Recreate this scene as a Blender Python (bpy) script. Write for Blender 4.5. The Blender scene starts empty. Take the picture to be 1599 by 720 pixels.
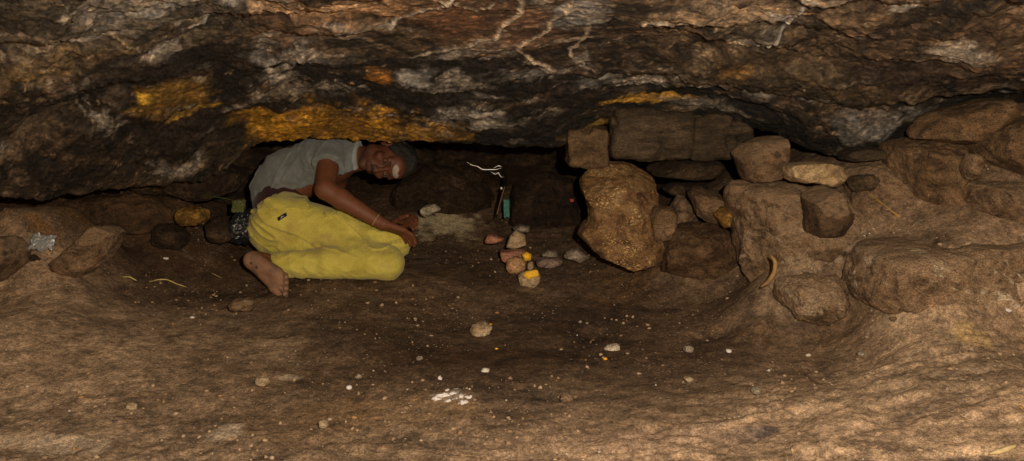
import bpy, math, random
import numpy as np
from mathutils import Vector, Matrix

rng = np.random.default_rng(7)
random.seed(7)
sc = bpy.context.scene
COL = sc.collection

# ------------------------------------------------------------------ camera
CAMZ = 0.84; FPX = 1142.0; PITCH = math.atan(210 / FPX)
cam_d = bpy.data.cameras.new('camera'); cam = bpy.data.objects.new('camera', cam_d); COL.objects.link(cam)
cam.location = (0, 0, CAMZ); cam.rotation_euler = (math.pi / 2 - PITCH, 0, 0)
cam_d.sensor_width = 36; cam_d.lens = 36 * FPX / 1599; cam_d.clip_start = 0.02; cam_d.clip_end = 200
sc.camera = cam
cp, sp = math.cos(PITCH), math.sin(PITCH)

def P(px, py, Y):
    """measured place of a picture point at a chosen distance Y into the cave"""
    a = (px - 799.5) / FPX; b = -(py - 360) / FPX
    d = np.array([a, cp + b * sp, -sp + b * cp])
    return np.array([0, 0, CAMZ]) + d * (Y / d[1])

# ------------------------------------------------------------------ noise
def _h(ix, iy, iz, s):
    n = (ix.astype(np.int64) * 374761393 + iy.astype(np.int64) * 668265263 + iz.astype(np.int64) * 2147483647 + s * 974634777)
    n = (n ^ (n >> 13)) * 1274126177
    n = n ^ (n >> 16)
    return ((n & 0xFFFFFF).astype(np.float32) / 0xFFFFFF) * 2 - 1
def vn2(x, y, s=0):
    x0 = np.floor(x); y0 = np.floor(y); fx = x - x0; fy = y - y0
    u = fx * fx * fx * (fx * (fx * 6 - 15) + 10); v = fy * fy * fy * (fy * (fy * 6 - 15) + 10); z = np.zeros_like(x0)
    a = _h(x0, y0, z, s); b = _h(x0 + 1, y0, z, s); c = _h(x0, y0 + 1, z, s); d = _h(x0 + 1, y0 + 1, z, s)
    return (a + (b - a) * u) * (1 - v) + (c + (d - c) * u) * v
def vn3(x, y, z, s=0):
    x0 = np.floor(x); y0 = np.floor(y); z0 = np.floor(z); fx = x - x0; fy = y - y0; fz = z - z0
    u = fx * fx * (3 - 2 * fx); v = fy * fy * (3 - 2 * fy); w = fz * fz * (3 - 2 * fz)
    r = 0
    for dz, wz in ((0, 1 - w), (1, w)):
        a = _h(x0, y0, z0 + dz, s); b = _h(x0 + 1, y0, z0 + dz, s); c = _h(x0, y0 + 1, z0 + dz, s); d = _h(x0 + 1, y0 + 1, z0 + dz, s)
        r = r + wz * ((a + (b - a) * u) * (1 - v) + (c + (d - c) * u) * v)
    return r
def fbm2(x, y, s=0, o=5, g=0.5):
    r = 0; a = 1; t = 0
    c, n = math.cos(0.6), math.sin(0.6)
    for k in range(o):
        r = r + a * vn2(x, y, s + k * 17); t += a; a *= g
        x, y = (x * c - y * n) * 2.03 + 11.3, (x * n + y * c) * 2.03 + 5.7
    return r / t
def ridge2(x, y, s=0, o=4, g=0.5):
    r = 0; a = 1; t = 0
    for k in range(o):
        r = r + a * (1 - 2 * np.abs(vn2(x, y, s + k * 13))); t += a; a *= g
        x = x * 2.07 + 3.1; y = y * 2.07 + 8.2
    return r / t
def fbm3(x, y, z, s=0, o=4, g=0.5):
    r = 0; a = 1; t = 0
    for k in range(o):
        r = r + a * vn3(x, y, z, s + k * 17); t += a; a *= g
        x, y, z = y * 2.03 + 11.3, z * 2.03 + 5.7, x * 2.03 + 2.1
    return r / t
def sst(a, b, x):
    t = np.clip((x - a) / (b - a), 0, 1); return t * t * (3 - 2 * t)

# ------------------------------------------------------------------ tps
class TPS:
    def __init__(s, pts, lam=0.002):
        pts = np.array(pts); s.c = pts[:, :2]; n = len(pts)
        K = s.k(s.c, s.c) + lam * np.eye(n); Q = np.hstack([np.ones((n, 1)), s.c])
        A = np.block([[K, Q], [Q.T, np.zeros((3, 3))]])
        w = np.linalg.solve(A, np.concatenate([pts[:, 2], np.zeros(3)])); s.w = w[:n]; s.a = w[n:]
    def k(s, a, b):
        r2 = ((a[:, None, :] - b[None, :, :]) ** 2).sum(-1) + 1e-9
        return 0.5 * r2 * np.log(r2)
    def __call__(s, x, y):
        x = np.asarray(x, float); y = np.asarray(y, float); sh = x.shape; x = x.ravel(); y = y.ravel(); out = np.empty(len(x))
        for i in range(0, len(x), 60000):
            q = np.stack([x[i:i + 60000], y[i:i + 60000]], 1)
            out[i:i + 60000] = s.k(q, s.c) @ s.w + s.a[0] + q @ s.a[1:]
        return out.reshape(sh)

# ------------------------------------------------------------------ objects
def link(name, me, mat=None, parent=None, smooth=True):
    if mat:
        for m in (mat if isinstance(mat, (list, tuple)) else [mat]): me.materials.append(m)
    if smooth: me.polygons.foreach_set('use_smooth', np.ones(len(me.polygons), bool))
    o = bpy.data.objects.new(name, me); COL.objects.link(o)
    if parent: o.parent = parent
    return o
def np_mesh(name, V, Fq):
    V = np.asarray(V, np.float32); Fq = np.asarray(Fq, np.int32); k = Fq.shape[1]
    me = bpy.data.meshes.new(name)
    me.vertices.add(len(V)); me.vertices.foreach_set('co', V.ravel())
    me.loops.add(Fq.size); me.loops.foreach_set('vertex_index', Fq.ravel())
    me.polygons.add(len(Fq)); me.polygons.foreach_set('loop_start', np.arange(0, Fq.size, k, dtype=np.int32))
    me.polygons.foreach_set('loop_total', np.full(len(Fq), k, np.int32))
    me.update(calc_edges=True); me.validate()
    return me
def set_col(me, C, nm='Col'):
    C = np.asarray(C, np.float32)
    if C.shape[1] == 3: C = np.hstack([C, np.ones((len(C), 1), np.float32)])
    at = me.color_attributes.new(nm, 'FLOAT_COLOR', 'POINT'); at.data.foreach_set('color', C.ravel())
def tag(o, label, cat, group=None):
    o['label'] = label; o['category'] = cat
    if group: o['group'] = group
    return o
def thing(name, loc, label, cat, group=None):
    e = bpy.data.objects.new(name, None); COL.objects.link(e); e.location = loc; e.empty_display_size = .05
    return tag(e, label, cat, group)
def adopt(o, root):
    o.parent = root; o.matrix_parent_inverse = Matrix.Translation(-Vector(root.location))

# ------------------------------------------------------------------ materials
def ramp(nt, fac, stops, interp='LINEAR'):
    r = nt.nodes.new('ShaderNodeValToRGB'); r.color_ramp.interpolation = interp
    e = r.color_ramp.elements
    while len(e) < len(stops): e.new(0.5)
    for q, (p, c) in zip(e, stops):
        q.position = p; q.color = (*c, 1) if len(c) == 3 else c
    nt.links.new(fac, r.inputs[0]); return r.outputs[0]
def mixc(nt, a, b, f, mode='MIX'):
    m = nt.nodes.new('ShaderNodeMix'); m.data_type = 'RGBA'; m.blend_type = mode
    for s, v in ((m.inputs[0], f), (m.inputs[6], a), (m.inputs[7], b)):
        if hasattr(v, 'links') or isinstance(v, bpy.types.NodeSocket): nt.links.new(v, s)
        elif isinstance(v, (int, float)): s.default_value = v
        else: s.default_value = (*v, 1)
    return m.outputs[2]
def noise(nt, vec, scale, detail=5, rough=.6, dist=0, out=0):
    n = nt.nodes.new('ShaderNodeTexNoise'); n.inputs['Scale'].default_value = scale; n.inputs['Detail'].default_value = detail
    n.inputs['Roughness'].default_value = rough; n.inputs['Distortion'].default_value = dist
    nt.links.new(vec, n.inputs['Vector']); return n.outputs[out]
def voro(nt, vec, scale, feat='F1'):
    n = nt.nodes.new('ShaderNodeTexVoronoi'); n.inputs['Scale'].default_value = scale; n.feature = feat
    nt.links.new(vec, n.inputs['Vector']); return n
def vecmap(nt, sx=1, sy=1, sz=1, rz=0, ry=0):
    g = nt.nodes.new('ShaderNodeNewGeometry'); m = nt.nodes.new('ShaderNodeMapping')
    m.inputs['Scale'].default_value = (sx, sy, sz); m.inputs['Rotation'].default_value = (0, ry, rz)
    nt.links.new(g.outputs['Position'], m.inputs['Vector']); return m.outputs[0]
def bumpn(nt, h, strength, dist, prev=None):
    b = nt.nodes.new('ShaderNodeBump'); b.inputs['Strength'].default_value = strength; b.inputs['Distance'].default_value = dist
    nt.links.new(h, b.inputs['Height'])
    if prev: nt.links.new(prev, b.inputs['Normal'])
    return b.outputs[0]
def newmat(name):
    m = bpy.data.materials.new(name); m.use_nodes = True; nt = m.node_tree
    b = nt.nodes['Principled BSDF']; return m, nt, b
def put(nt, sock, v):
    if isinstance(v, bpy.types.NodeSocket): nt.links.new(v, sock)
    else: sock.default_value = v

def simple(name, col, rough=.7, metal=0, var=.25, scale=40, bump=.2, coat=0, spec=.5, sss=0):
    m, nt, b = newmat(name); v = vecmap(nt)
    n = noise(nt, v, scale, 5)
    dark = tuple(c * (1 - var) for c in col); light = tuple(min(1, c * (1 + var)) for c in col)
    put(nt, b.inputs['Base Color'], ramp(nt, n, [(.3, dark), (.7, light)]))
    b.inputs['Roughness'].default_value = rough; b.inputs['Metallic'].default_value = metal
    b.inputs['Coat Weight'].default_value = coat; b.inputs['Specular IOR Level'].default_value = spec
    if sss: b.inputs['Subsurface Weight'].default_value = sss; b.inputs['Subsurface Radius'].default_value = (.01, .004, .002)
    put(nt, b.inputs['Normal'], bumpn(nt, noise(nt, v, scale * 3, 4), bump, .004))
    return m

def rockmat(name, c1, c2, c3, fleck=None, fleck_amt=.0, scale=9, rough=.85, bump=.8, stain=None, stain_amt=.0, spec=.25, st=(1, 1, 1.4)):
    m, nt, b = newmat(name); v = vecmap(nt, *st)
    n1 = noise(nt, v, scale, 8, .65, .6); n2 = noise(nt, v, scale * 3.7, 6, .7, .3); n3 = noise(nt, v, scale * 17, 4, .7)
    c = ramp(nt, n1, [(.36, c1), (.5, c2), (.62, c3)])
    c = mixc(nt, c, ramp(nt, n2, [(.34, (.38, .35, .32)), (.5, (1, 1, 1)), (.66, (1.6, 1.5, 1.35))]), .85, 'MULTIPLY')
    c = mixc(nt, c, ramp(nt, n3, [(.3, (.6, .58, .55)), (.7, (1.35, 1.33, 1.3))]), .6, 'MULTIPLY')
    if stain:
        c = mixc(nt, c, stain, ramp(nt, noise(nt, v, scale * .6, 7, .7, 1.2), [(.62 - stain_amt, (0, 0, 0)), (.68 - stain_amt, (1, 1, 1))]))
    if fleck:
        f = ramp(nt, noise(nt, v, scale * 9, 3, .6), [(.66 - fleck_amt, (0, 0, 0)), (.70 - fleck_amt, (1, 1, 1))])
        f2 = ramp(nt, noise(nt, v, scale * 1.1, 3, .6), [(.48, (0, 0, 0)), (.6, (1, 1, 1))])
        ff = mixc(nt, f, f2, 1.0, 'MULTIPLY')
        c = mixc(nt, c, fleck, ff)
    g = nt.nodes.new('ShaderNodeNewGeometry'); sx = nt.nodes.new('ShaderNodeSeparateXYZ'); nt.links.new(g.outputs['Normal'], sx.inputs[0])
    ad = nt.nodes.new('ShaderNodeMath'); ad.operation = 'ADD'; nt.links.new(sx.outputs[2], ad.inputs[0]); nt.links.new(n2, ad.inputs[1])
    if scale < 12 and c3[0] > .13 and not fleck: c = mixc(nt, c, (.30, .20, .12), ramp(nt, ad.outputs[0], [(.62, (0, 0, 0)), (1.0, (.75, .75, .75))]))
    pit = voro(nt, v, scale * 4.5); pm = ramp(nt, pit.outputs['Distance'], [(.05, (.35, .33, .3)), (.22, (1, 1, 1))])
    pg = ramp(nt, noise(nt, v, scale * .9, 3), [(.45, (0, 0, 0)), (.6, (1, 1, 1))]); c = mixc(nt, c, mixc(nt, c, pm, 1.0, 'MULTIPLY'), pg)
    mg = ramp(nt, noise(nt, v, scale * 34, 3, .7), [(.34, (.5, .5, .5)), (.5, (1, 1, 1)), (.66, (1.9, 1.8, 1.7))]); c = mixc(nt, c, mg, .75, 'MULTIPLY')
    put(nt, b.inputs['Base Color'], c); b.inputs['Roughness'].default_value = rough; b.inputs['Specular IOR Level'].default_value = spec
    rd = voro(nt, v, scale * 1.6, 'DISTANCE_TO_EDGE'); crk = ramp(nt, rd.outputs['Distance'], [(0, (0, 0, 0)), (.05, (1, 1, 1))])
    h = bumpn(nt, n1, bump, .05); h = bumpn(nt, crk, bump * .35, .006, h); h = bumpn(nt, n2, bump, .022, h); h = bumpn(nt, n3, bump, .007, h)
    put(nt, b.inputs['Normal'], h)
    return m

# ------------------------------------------------------------------ heightfields
def ax(*seg):
    out = []
    for a, b, st in seg: out.append(np.arange(a, b, st))
    return np.concatenate(out)
def hf_mesh(name, xs, ys, Z, flip=False):
    X, Y = np.meshgrid(xs, ys, indexing='ij'); nx, ny = X.shape
    V = np.stack([X.ravel(), Y.ravel(), Z.ravel()], 1)
    i = (np.arange(nx - 1)[:, None] * ny + np.arange(ny - 1)[None, :]).ravel()
    Fq = np.stack([i, i + ny, i + ny + 1, i + 1], 1)
    if flip: Fq = Fq[:, ::-1]
    return np_mesh(name, V, Fq)

# --- ground control points
gc = []
for r in [(-250,760,1.5),(400,760,1.55),(800,760,1.58),(1200,760,1.5),(1850,760,1.33),
          (0,600,2.0),(400,600,2.1),(800,600,2.13),(1200,600,2.0),(1599,600,1.75),
          (0,500,2.3),(400,500,2.66),(700,500,2.72),(1000,500,2.65),(1300,500,2.4),(1599,500,2.1),
          (0,440,2.6),(200,440,2.85),(400,470,2.84),(500,447,2.97),(620,447,2.97),(800,448,3.05),(1000,440,3.0),(1150,450,2.8),(1350,460,2.38),(1599,440,2.14),
          (0,390,2.8),(200,390,3.15),(400,392,3.5),(650,384,3.6),(850,390,3.55),(1085,392,3.02),(1250,390,2.56),(1450,400,2.27),(1599,370,2.25),
          (0,320,2.74),(120,322,2.96),(250,336,3.32),(400,340,3.9),(600,335,3.95),(720,322,4.05),(950,320,4.0),(1090,352,3.22),(1300,320,2.68),(1450,320,2.5),(1450,250,2.64),(1599,285,2.42),(1599,200,2.56)]:
    gc.append(P(*r))
for x in (-4, -2, 0, 2, 4):
    gc += [(x, 5.2, .5), (x, 0, .03 + .02 * abs(x)), (x, -2.0, .0)]
gc += [(-3, 3.2, .6), (3, 3.0, .7), (-3.6, 1.5, .3), (3.6, 1.5, .4)]
GT = TPS(gc)
def Gbase(x, y): return np.where(np.asarray(y) < -2.0, 0, GT(x, np.maximum(y, -2.0)))
def Gfull(x, y):
    z = Gbase(x, y)
    wx = x + .15 * fbm2(x * 2, y * 2, 3, 3); wy = y + .12 * fbm2(x * 2, y * 2, 4, 3)
    z = z + .030 * fbm2(wx * 1.4, wy * 1.6, 21, 6, .38)
    z = z + .005 * fbm2(x * 14, y * 14, 31, 4, .6) * (1 + 1.2 * sst(2.3, 1.7, y)) + .0045 * np.abs(fbm2(x * 38, y * 38, 33, 4, .65)) * sst(2.4, 1.7, y)
    # flaked rock ledges close to the mouth
    near = sst(2.15, 1.75, y + .15 * fbm2(x * 1.5, y * 1.5, 9, 3) - .06 * x) * sst(-.5, .4, x + 0.4 * (y < 0)) + .35 * sst(2.1, 1.8, y)
    led = ridge2(wx * 2.1 + .4 * y, wy * 9.0, 41, 4, .55)
    z = z + near * .008 * (sst(.0, .45, led) - .5)
    # dug hollows
    for (hx, hy, rx, ry, d) in HOLL:
        z = z - d * np.exp(-(((x - hx) / rx) ** 2 + ((y - hy) / ry) ** 2))
    return z
HOLL = []
def ground_hit(px, py):
    Y = np.linspace(1.0, 5, 1200); pts = np.array([P(px, py, yy) for yy in Y])
    g = Gbase(pts[:, 0], pts[:, 1]); i = np.argmax(pts[:, 2] < g); return pts[i]
for (a, b, rx, ry, d) in [(930, 512, .07, .07, .035), (1120, 512, .10, .05, .03), (120, 412, .14, .10, .025), (870, 620, .06, .03, .02)]:
    q = ground_hit(a, b); HOLL.append((q[0], q[1], rx, ry, d))
xs = ax((-9, -3, .4), (-3, 3, .0075), (3, 9.1, .4)); ys = ax((-14, 0, .5), (0, 1.2, .04), (1.2, 4.6, .0065), (4.6, 5.6, .05))
GX, GY = np.meshgrid(xs, ys, indexing='ij'); GZ = Gfull(GX, GY)
me = hf_mesh('ground', xs, ys, GZ)
def lerp(a, b, t): t = np.asarray(t)[..., None]; return a * (1 - t) + b * t
A = lambda *c: np.array(c)
def gz(x, y):
    i = int(np.clip(np.searchsorted(xs, x), 1, len(xs) - 1)); j = int(np.clip(np.searchsorted(ys, y), 1, len(ys) - 1)); return float(GZ[i, j])
# soil colour: moist dark earth in the trodden middle, dry pale dust at the sides and mouth
x, y = GX, GY
n1 = fbm2(x * 1.6, y * 2.2, 51, 6, .55); n2 = fbm2(x * 6, y * 8, 52, 5, .6); n3 = fbm2(x * 3 + 5, y * 4.5, 53, 5, .6)
n4 = fbm2(x * 30, y * 40, 54, 3, .6)
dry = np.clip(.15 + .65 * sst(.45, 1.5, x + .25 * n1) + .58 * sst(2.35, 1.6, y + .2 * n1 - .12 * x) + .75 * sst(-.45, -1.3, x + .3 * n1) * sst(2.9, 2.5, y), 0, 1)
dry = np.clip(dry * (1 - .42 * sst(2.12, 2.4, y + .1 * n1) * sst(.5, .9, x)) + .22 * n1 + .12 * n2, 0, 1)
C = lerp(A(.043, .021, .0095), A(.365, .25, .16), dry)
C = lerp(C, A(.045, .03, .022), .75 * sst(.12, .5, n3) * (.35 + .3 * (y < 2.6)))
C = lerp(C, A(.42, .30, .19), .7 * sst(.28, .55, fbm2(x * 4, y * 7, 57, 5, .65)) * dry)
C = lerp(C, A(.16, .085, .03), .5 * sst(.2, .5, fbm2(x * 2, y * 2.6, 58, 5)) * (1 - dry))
led = ridge2((x + .15 * fbm2(x * 2, y * 2, 3, 3)) * 2.1 + .4 * y, (y + .12 * fbm2(x * 2, y * 2, 4, 3)) * 9, 41, 4, .55)
crk = sst(.05, -.25, led) * sst(2.1, 1.75, y - .05 * x) * sst(-.3, .6, n1 + .35)
C = lerp(C, A(.05, .042, .045), .8 * crk * sst(-.6, .5, x))
C = C * (1 + .55 * n4[..., None] + .45 * fbm2(x * 11, y * 13, 59, 5, .7)[..., None])
def gpatch(px, py, rx, ry, col, amt=1, seed=0, soft=.35):
    global C
    q = ground_hit(px, py)
    d = np.sqrt(((x - q[0]) / rx) ** 2 + ((y - q[1]) / ry) ** 2) + .9 * fbm2(x * 16, y * 16, 200 + seed, 4, .65)
    C = lerp(C, A(*col), amt * sst(1 + soft * .3, 1 - soft, d))
gpatch(352, 668, .045, .05, (.52, .40, .29), .8, 1, .7); gpatch(75, 690, .14, .05, (.5, .38, .27), .6, 2)
gpatch(150, 340, .75, .22, (.065, .032, .014), .8, 21, .8); gpatch(110, 325, .12, .06, (.20, .11, .035), .6, 31, .9); gpatch(210, 330, .10, .06, (.17, .10, .04), .6, 32, .9); gpatch(70, 352, .07, .04, (.16, .075, .02), .6, 22, .8); gpatch(240, 352, .08, .05, (.16, .09, .02), .6, 23, .8); gpatch(708, 622, .055, .035, (.5, .42, .36), .8, 26, .6)
gpatch(1230, 400, .2, .14, (.34, .24, .15), .5, 24); gpatch(1500, 425, .3, .06, (.55, .42, .28), .6, 25, .6)
gpatch(690, 352, .20, .16, (.6, .5, .32), .85, 3, .7); gpatch(1520, 533, .05, .05, (.5, .34, .16), .8, 4)
gpatch(1450, 600, .2, .1, (.36, .26, .17), .5, 5); gpatch(450, 588, .05, .02, (.45, .36, .25), .7, 6)
gpatch(1020, 690, .3, .06, (.42, .28, .19), .5, 7); gpatch(640, 640, .25, .09, (.30, .19, .10), .5, 8)
gpatch(390, 478, .1, .05, (.22, .15, .09), .6, 9); gpatch(880, 495, .4, .08, (.03, .02, .014), .5, 11)
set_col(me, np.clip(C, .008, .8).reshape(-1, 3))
def groundmat():
    m, nt, b = newmat('cave_soil'); at = nt.nodes.new('ShaderNodeAttribute'); at.attribute_name = 'Col'
    v = vecmap(nt); vs = vecmap(nt, 1, 1.05, 1, .1)
    n1 = noise(nt, vs, 22, 8, .7, .5); n2 = noise(nt, v, 85, 5, .75); n3 = noise(nt, v, 260, 3, .75)
    c = mixc(nt, at.outputs['Color'], ramp(nt, n1, [(.3, (.6, .56, .52)), (.5, (1, 1, 1)), (.72, (1.45, 1.4, 1.3))]), .9, 'MULTIPLY')
    c = mixc(nt, c, ramp(nt, n2, [(.36, (.5, .47, .44)), (.5, (1, 1, 1)), (.66, (1.65, 1.6, 1.5))]), .9, 'MULTIPLY')
    c = mixc(nt, c, ramp(nt, n3, [(.34, (.5, .5, .5)), (.66, (1.6, 1.6, 1.6))]), .8, 'MULTIPLY')
    vo = voro(nt, v, 62); f = ramp(nt, vo.outputs['Distance'], [(.13, (1, 1, 1)), (.2, (0, 0, 0))])
    g = ramp(nt, noise(nt, v, 5, 3), [(.42, (0, 0, 0)), (.62, (1, 1, 1))])
    c = mixc(nt, c, ramp(nt, vo.outputs['Color'], [(.2, (.12, .06, .03)), (.45, (.45, .33, .2)), (.6, (.4, .24, .07)), (.8, (.75, .68, .58))]), mixc(nt, f, g, 1.0, 'MULTIPLY'))
    put(nt, b.inputs['Base Color'], c); b.inputs['Roughness'].default_value = .82; b.inputs['Specular IOR Level'].default_value = .25
    h = bumpn(nt, n1, .35, .012); h = bumpn(nt, n2, .8, .006, h); h = bumpn(nt, n3, .9, .003, h)
    put(nt, b.inputs['Normal'], h); return m
M_ground = groundmat()
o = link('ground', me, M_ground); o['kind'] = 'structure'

# --- roof
LIPX = np.array([-300, 0, 150, 250, 340, 392, 430, 520, 640, 760, 880, 925, 1000, 1100, 1200, 1300, 1410, 1450, 1599, 1900])
LIPY = np.array([330, 312, 300, 292, 272, 232, 218, 212, 222, 230, 226, 196, 188, 186, 205, 236, 222, 185, 168, 150])
LIPD = np.array([2.3, 2.55, 2.8, 2.95, 3.02, 3.05, 3.05, 3.05, 3.05, 3.1, 3.1, 3.08, 3.05, 3.05, 3.0, 2.9, 2.85, 2.8, 2.7, 2.5])
lw = np.array([P(a, b, d) for a, b, d in zip(LIPX, LIPY, LIPD)])
rc = [tuple(q) for q in lw]
for a in (-200, 100, 400, 700, 1000, 1300, 1599, 1850):
    k = np.interp(a, LIPX, LIPY); D = np.interp(a, LIPX, LIPD)
    rc += [tuple(P(a, -80, 1.62)), tuple(P(a, 30, 1.62 + .36 * (D - 1.62))), tuple(P(a, 30 + .58 * (k - 30), 1.62 + .74 * (D - 1.62)))]
for xx in (-4, -2, 0, 2, 4): rc += [(xx, 0.3, 1.65), (xx, -1.5, 2.1)]
RT = TPS(rc)
def lipy(x): return np.interp(x, lw[:, 0], lw[:, 1])
def Rbase(x, y):
    ly = lipy(x); y2 = np.minimum(y, ly)
    return RT(x, y2) + .11 * sst(0, .22, y - ly) + .1 * np.clip(y - ly, 0, 3)
def roof_hit(px, py):
    Y = np.linspace(1.2, 4.5, 1500); pts = np.array([P(px, py, yy) for yy in Y])
    g = Rbase(pts[:, 0], pts[:, 1]); i = int(np.argmax(pts[:, 2] > g)); return pts[i]
xs = ax((-6, -3, .3), (-3, 3, .0065), (3, 6.1, .3)); ys = ax((-2.2, .8, .3), (.8, 1.3, .02), (1.3, 3.4, .0045), (3.4, 5.7, .06))
X, Y = np.meshgrid(xs, ys, indexing='ij'); x, y = X, Y
Z = Rbase(x, y)
_a = roof_hit(640, 60)[:2]; _b = roof_hit(920, 50)[:2]
calm = np.exp(-(((x - (_a[0] + _b[0]) / 2) / .52) ** 4 + ((y - (_a[1] + _b[1]) / 2 + .03) / .36) ** 4))
wx = x + .22 * fbm2(x * 1.7, y * 1.7, 61, 4); wy = y + .16 * fbm2(x * 1.7, y * 2.2, 62, 4)
lipf = sst(.0, .35, np.abs(y - lipy(x)))
st = ridge2(wx * 1.3, wy * 4.2, 63, 5, .5)
blk = fbm2(wx * 2.4, wy * 5.2, 64, 7, .58)
step = np.abs(((wy * 5.5 + wx * .8 + .8 * fbm2(x * 1.2, y * 1.2, 65, 3)) % 1) - .5) * 2
Z = Z - (1 - .8 * calm) * ((.35 + .65 * lipf) * (.022 * st + .066 * blk) + .013 * sst(.3, .6, step) * lipf) + .01 * lipf
Z = Z - .020 * (1 - .6 * calm) * fbm2(x * 14, y * 20, 66, 5, .66) - .004 * fbm2(x * 55, y * 80, 69, 3, .6)
na = fbm2(wx * 1.9, wy * 3.6, 71, 7, .6); nb = fbm2(wx * 3.1 + 7, wy * 6, 72, 7, .62); nc = fbm2(wx * 5 + 3, wy * 11, 73, 6, .65)
nd = fbm2(wx * 1.4 + 9, wy * 2.2, 74, 6, .6); nf = fbm2(x * 28, y * 60, 75, 4, .65)
C = lerp(A(.050, .033, .022), A(.15, .10, .062), sst(-.35, .35, na))
C = lerp(C, A(.24, .20, .17), .75 * sst(.12, .45, nb) * sst(-.1, .3, nd))
C = lerp(C, A(.15, .105, .045), .6 * sst(.05, .4, nc) * sst(.15, -.2, nd))
C = lerp(C, A(.27, .20, .13), .6 * sst(.2, .45, fbm2(wx * 4, wy * 9, 76, 6, .65)) * sst(0, .3, fbm2(x * 1.5, y * 1.5, 77, 4)))
C = lerp(C, A(.012, .010, .009), .93 * sst(.02, -.22, fbm2(wx * 1.5 + 4, wy * 5.5, 78, 6, .55) + .0 * x))
C = lerp(C, A(.5, .42, .34), .8 * sst(.36, .6, fbm2(wx * 9, wy * 20, 79, 5, .7)))
mo = fbm2(wx * 9, wy * 17, 92, 7, .68)
C = C * (.72 + .3 * sst(-.1, .2, mo))[..., None] * (1 + .9 * nf[..., None])
C = lerp(C, A(.013, .011, .010), .9 * sst(-.06, -.26, mo + .25 * na))
C = lerp(C, A(.36, .33, .29), .8 * sst(.20, .34, mo + .15 * nb) * sst(-.1, .2, nd))
C = lerp(C, A(.30, .23, .155), .6 * sst(.26, .38, mo - .2 * nb) * sst(.1, -.2, nd))
C = lerp(C, A(.45, .33, .2), .8 * sst(.42, .62, fbm2(x * 20, y * 30, 91, 5, .75)))
C = C * np.exp(1.1 * fbm2(x * 34, y * 52, 95, 4, .75))[..., None]
C = lerp(C * .80, A(.010, .009, .008), .85 * sst(.30, .06, lipy(x) - y + .25 * mo) * (1 - .75 * sst(-.9, -1.3, x + .3 * na)))  # deep shade along the roof lip, painted into the rock colour
def rpatch(px, py, wpx, hpx, col, amt=1, seed=0, soft=.55, rag=1.25, rot=0, raise_=0):
    global C, Z
    q = roof_hit(px, py); q1 = roof_hit(px, py - hpx)
    rx = wpx / FPX * q[1]; ry = max(.022, abs(q[1] - q1[1]))
    dx = (x - q[0]) / rx; dy = (y - q[1]) / ry
    if rot: dx, dy = dx * math.cos(rot) - dy * math.sin(rot), dx * math.sin(rot) + dy * math.cos(rot)
    d = (np.abs(dx) ** 2.6 + np.abs(dy) ** 2.6) ** (1 / 2.6) + rag * .75 * fbm2(wx * 9, wy * 18, 300 + seed, 7, .72)
    mk = amt * sst(1 + soft * .3, 1 - soft, d)
    mk = mk * (1 - .55 * sst(.02, .22, fbm2(wx * 6 + seed, wy * 14, 93, 6, .68)))
    C = lerp(C, A(*col) * (1 + .5 * nf[..., None] + .6 * mo[..., None]), mk)
    if raise_: Z = Z - raise_ * mk
# broad tones
rpatch(150, 30, 260, 60, (.17, .14, .10), .6, 1); rpatch(560, 18, 130, 22, (.46, .28, .15), .8, 2, .6); rpatch(470, 12, 90, 12, (.6, .4, .25), .8, 22)
rpatch(760, 50, 110, 45, (.20, .115, .07), .8, 3); rpatch(700, 30, 70, 30, (.16, .075, .035), .7, 4)
rpatch(1120, 20, 130, 25, (.34, .25, .17), .6, 5, .7); rpatch(1230, 100, 200, 50, (.10, .075, .045), .5, 6, .8)
rpatch(1500, 60, 140, 50, (.15, .10, .065), .6, 7); rpatch(470, 45, 100, 22, (.17, .10, .06), .5, 8)
rpatch(90, 95, 120, 14, (.22, .15, .07), .6, 9); rpatch(40, 210, 60, 40, (.16, .12, .08), .6, 10)
# sooty bands
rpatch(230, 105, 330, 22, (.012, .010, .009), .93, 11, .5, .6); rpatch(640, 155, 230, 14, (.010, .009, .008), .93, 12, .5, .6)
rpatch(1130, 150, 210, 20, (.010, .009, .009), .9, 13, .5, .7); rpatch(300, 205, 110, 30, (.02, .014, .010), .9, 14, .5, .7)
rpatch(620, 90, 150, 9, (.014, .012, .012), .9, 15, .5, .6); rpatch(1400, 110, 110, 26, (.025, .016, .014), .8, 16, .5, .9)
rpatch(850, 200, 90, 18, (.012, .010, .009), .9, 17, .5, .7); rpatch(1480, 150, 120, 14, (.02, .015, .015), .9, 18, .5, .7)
# yellow ochre
rpatch(512, 198, 128, 44, (.46, .235, .022), .97, 19, .55, 1.15, raise_=.008); rpatch(690, 212, 62, 18, (.36, .19, .03), .6, 20, .25, .9)
rpatch(270, 152, 64, 32, (.20, .115, .02), .8, 21, .3, .9); rpatch(592, 112, 20, 10, (.42, .18, .03), .75, 23, .5, 1.5); rpatch(1010, 158, 80, 6, (.5, .29, .05), .9, 24, .3, 1.2)
rpatch(300, 183, 50, 4, (.55, .33, .06), .9, 25, .3, 1.4); rpatch(1155, 98, 26, 9, (.3, .17, .04), .6, 26, .8, 1.5); rpatch(225, 148, 9, 9, (.6, .38, .04), .9, 27)
rpatch(910, 205, 40, 9, (.3, .18, .03), .8, 28)
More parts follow.
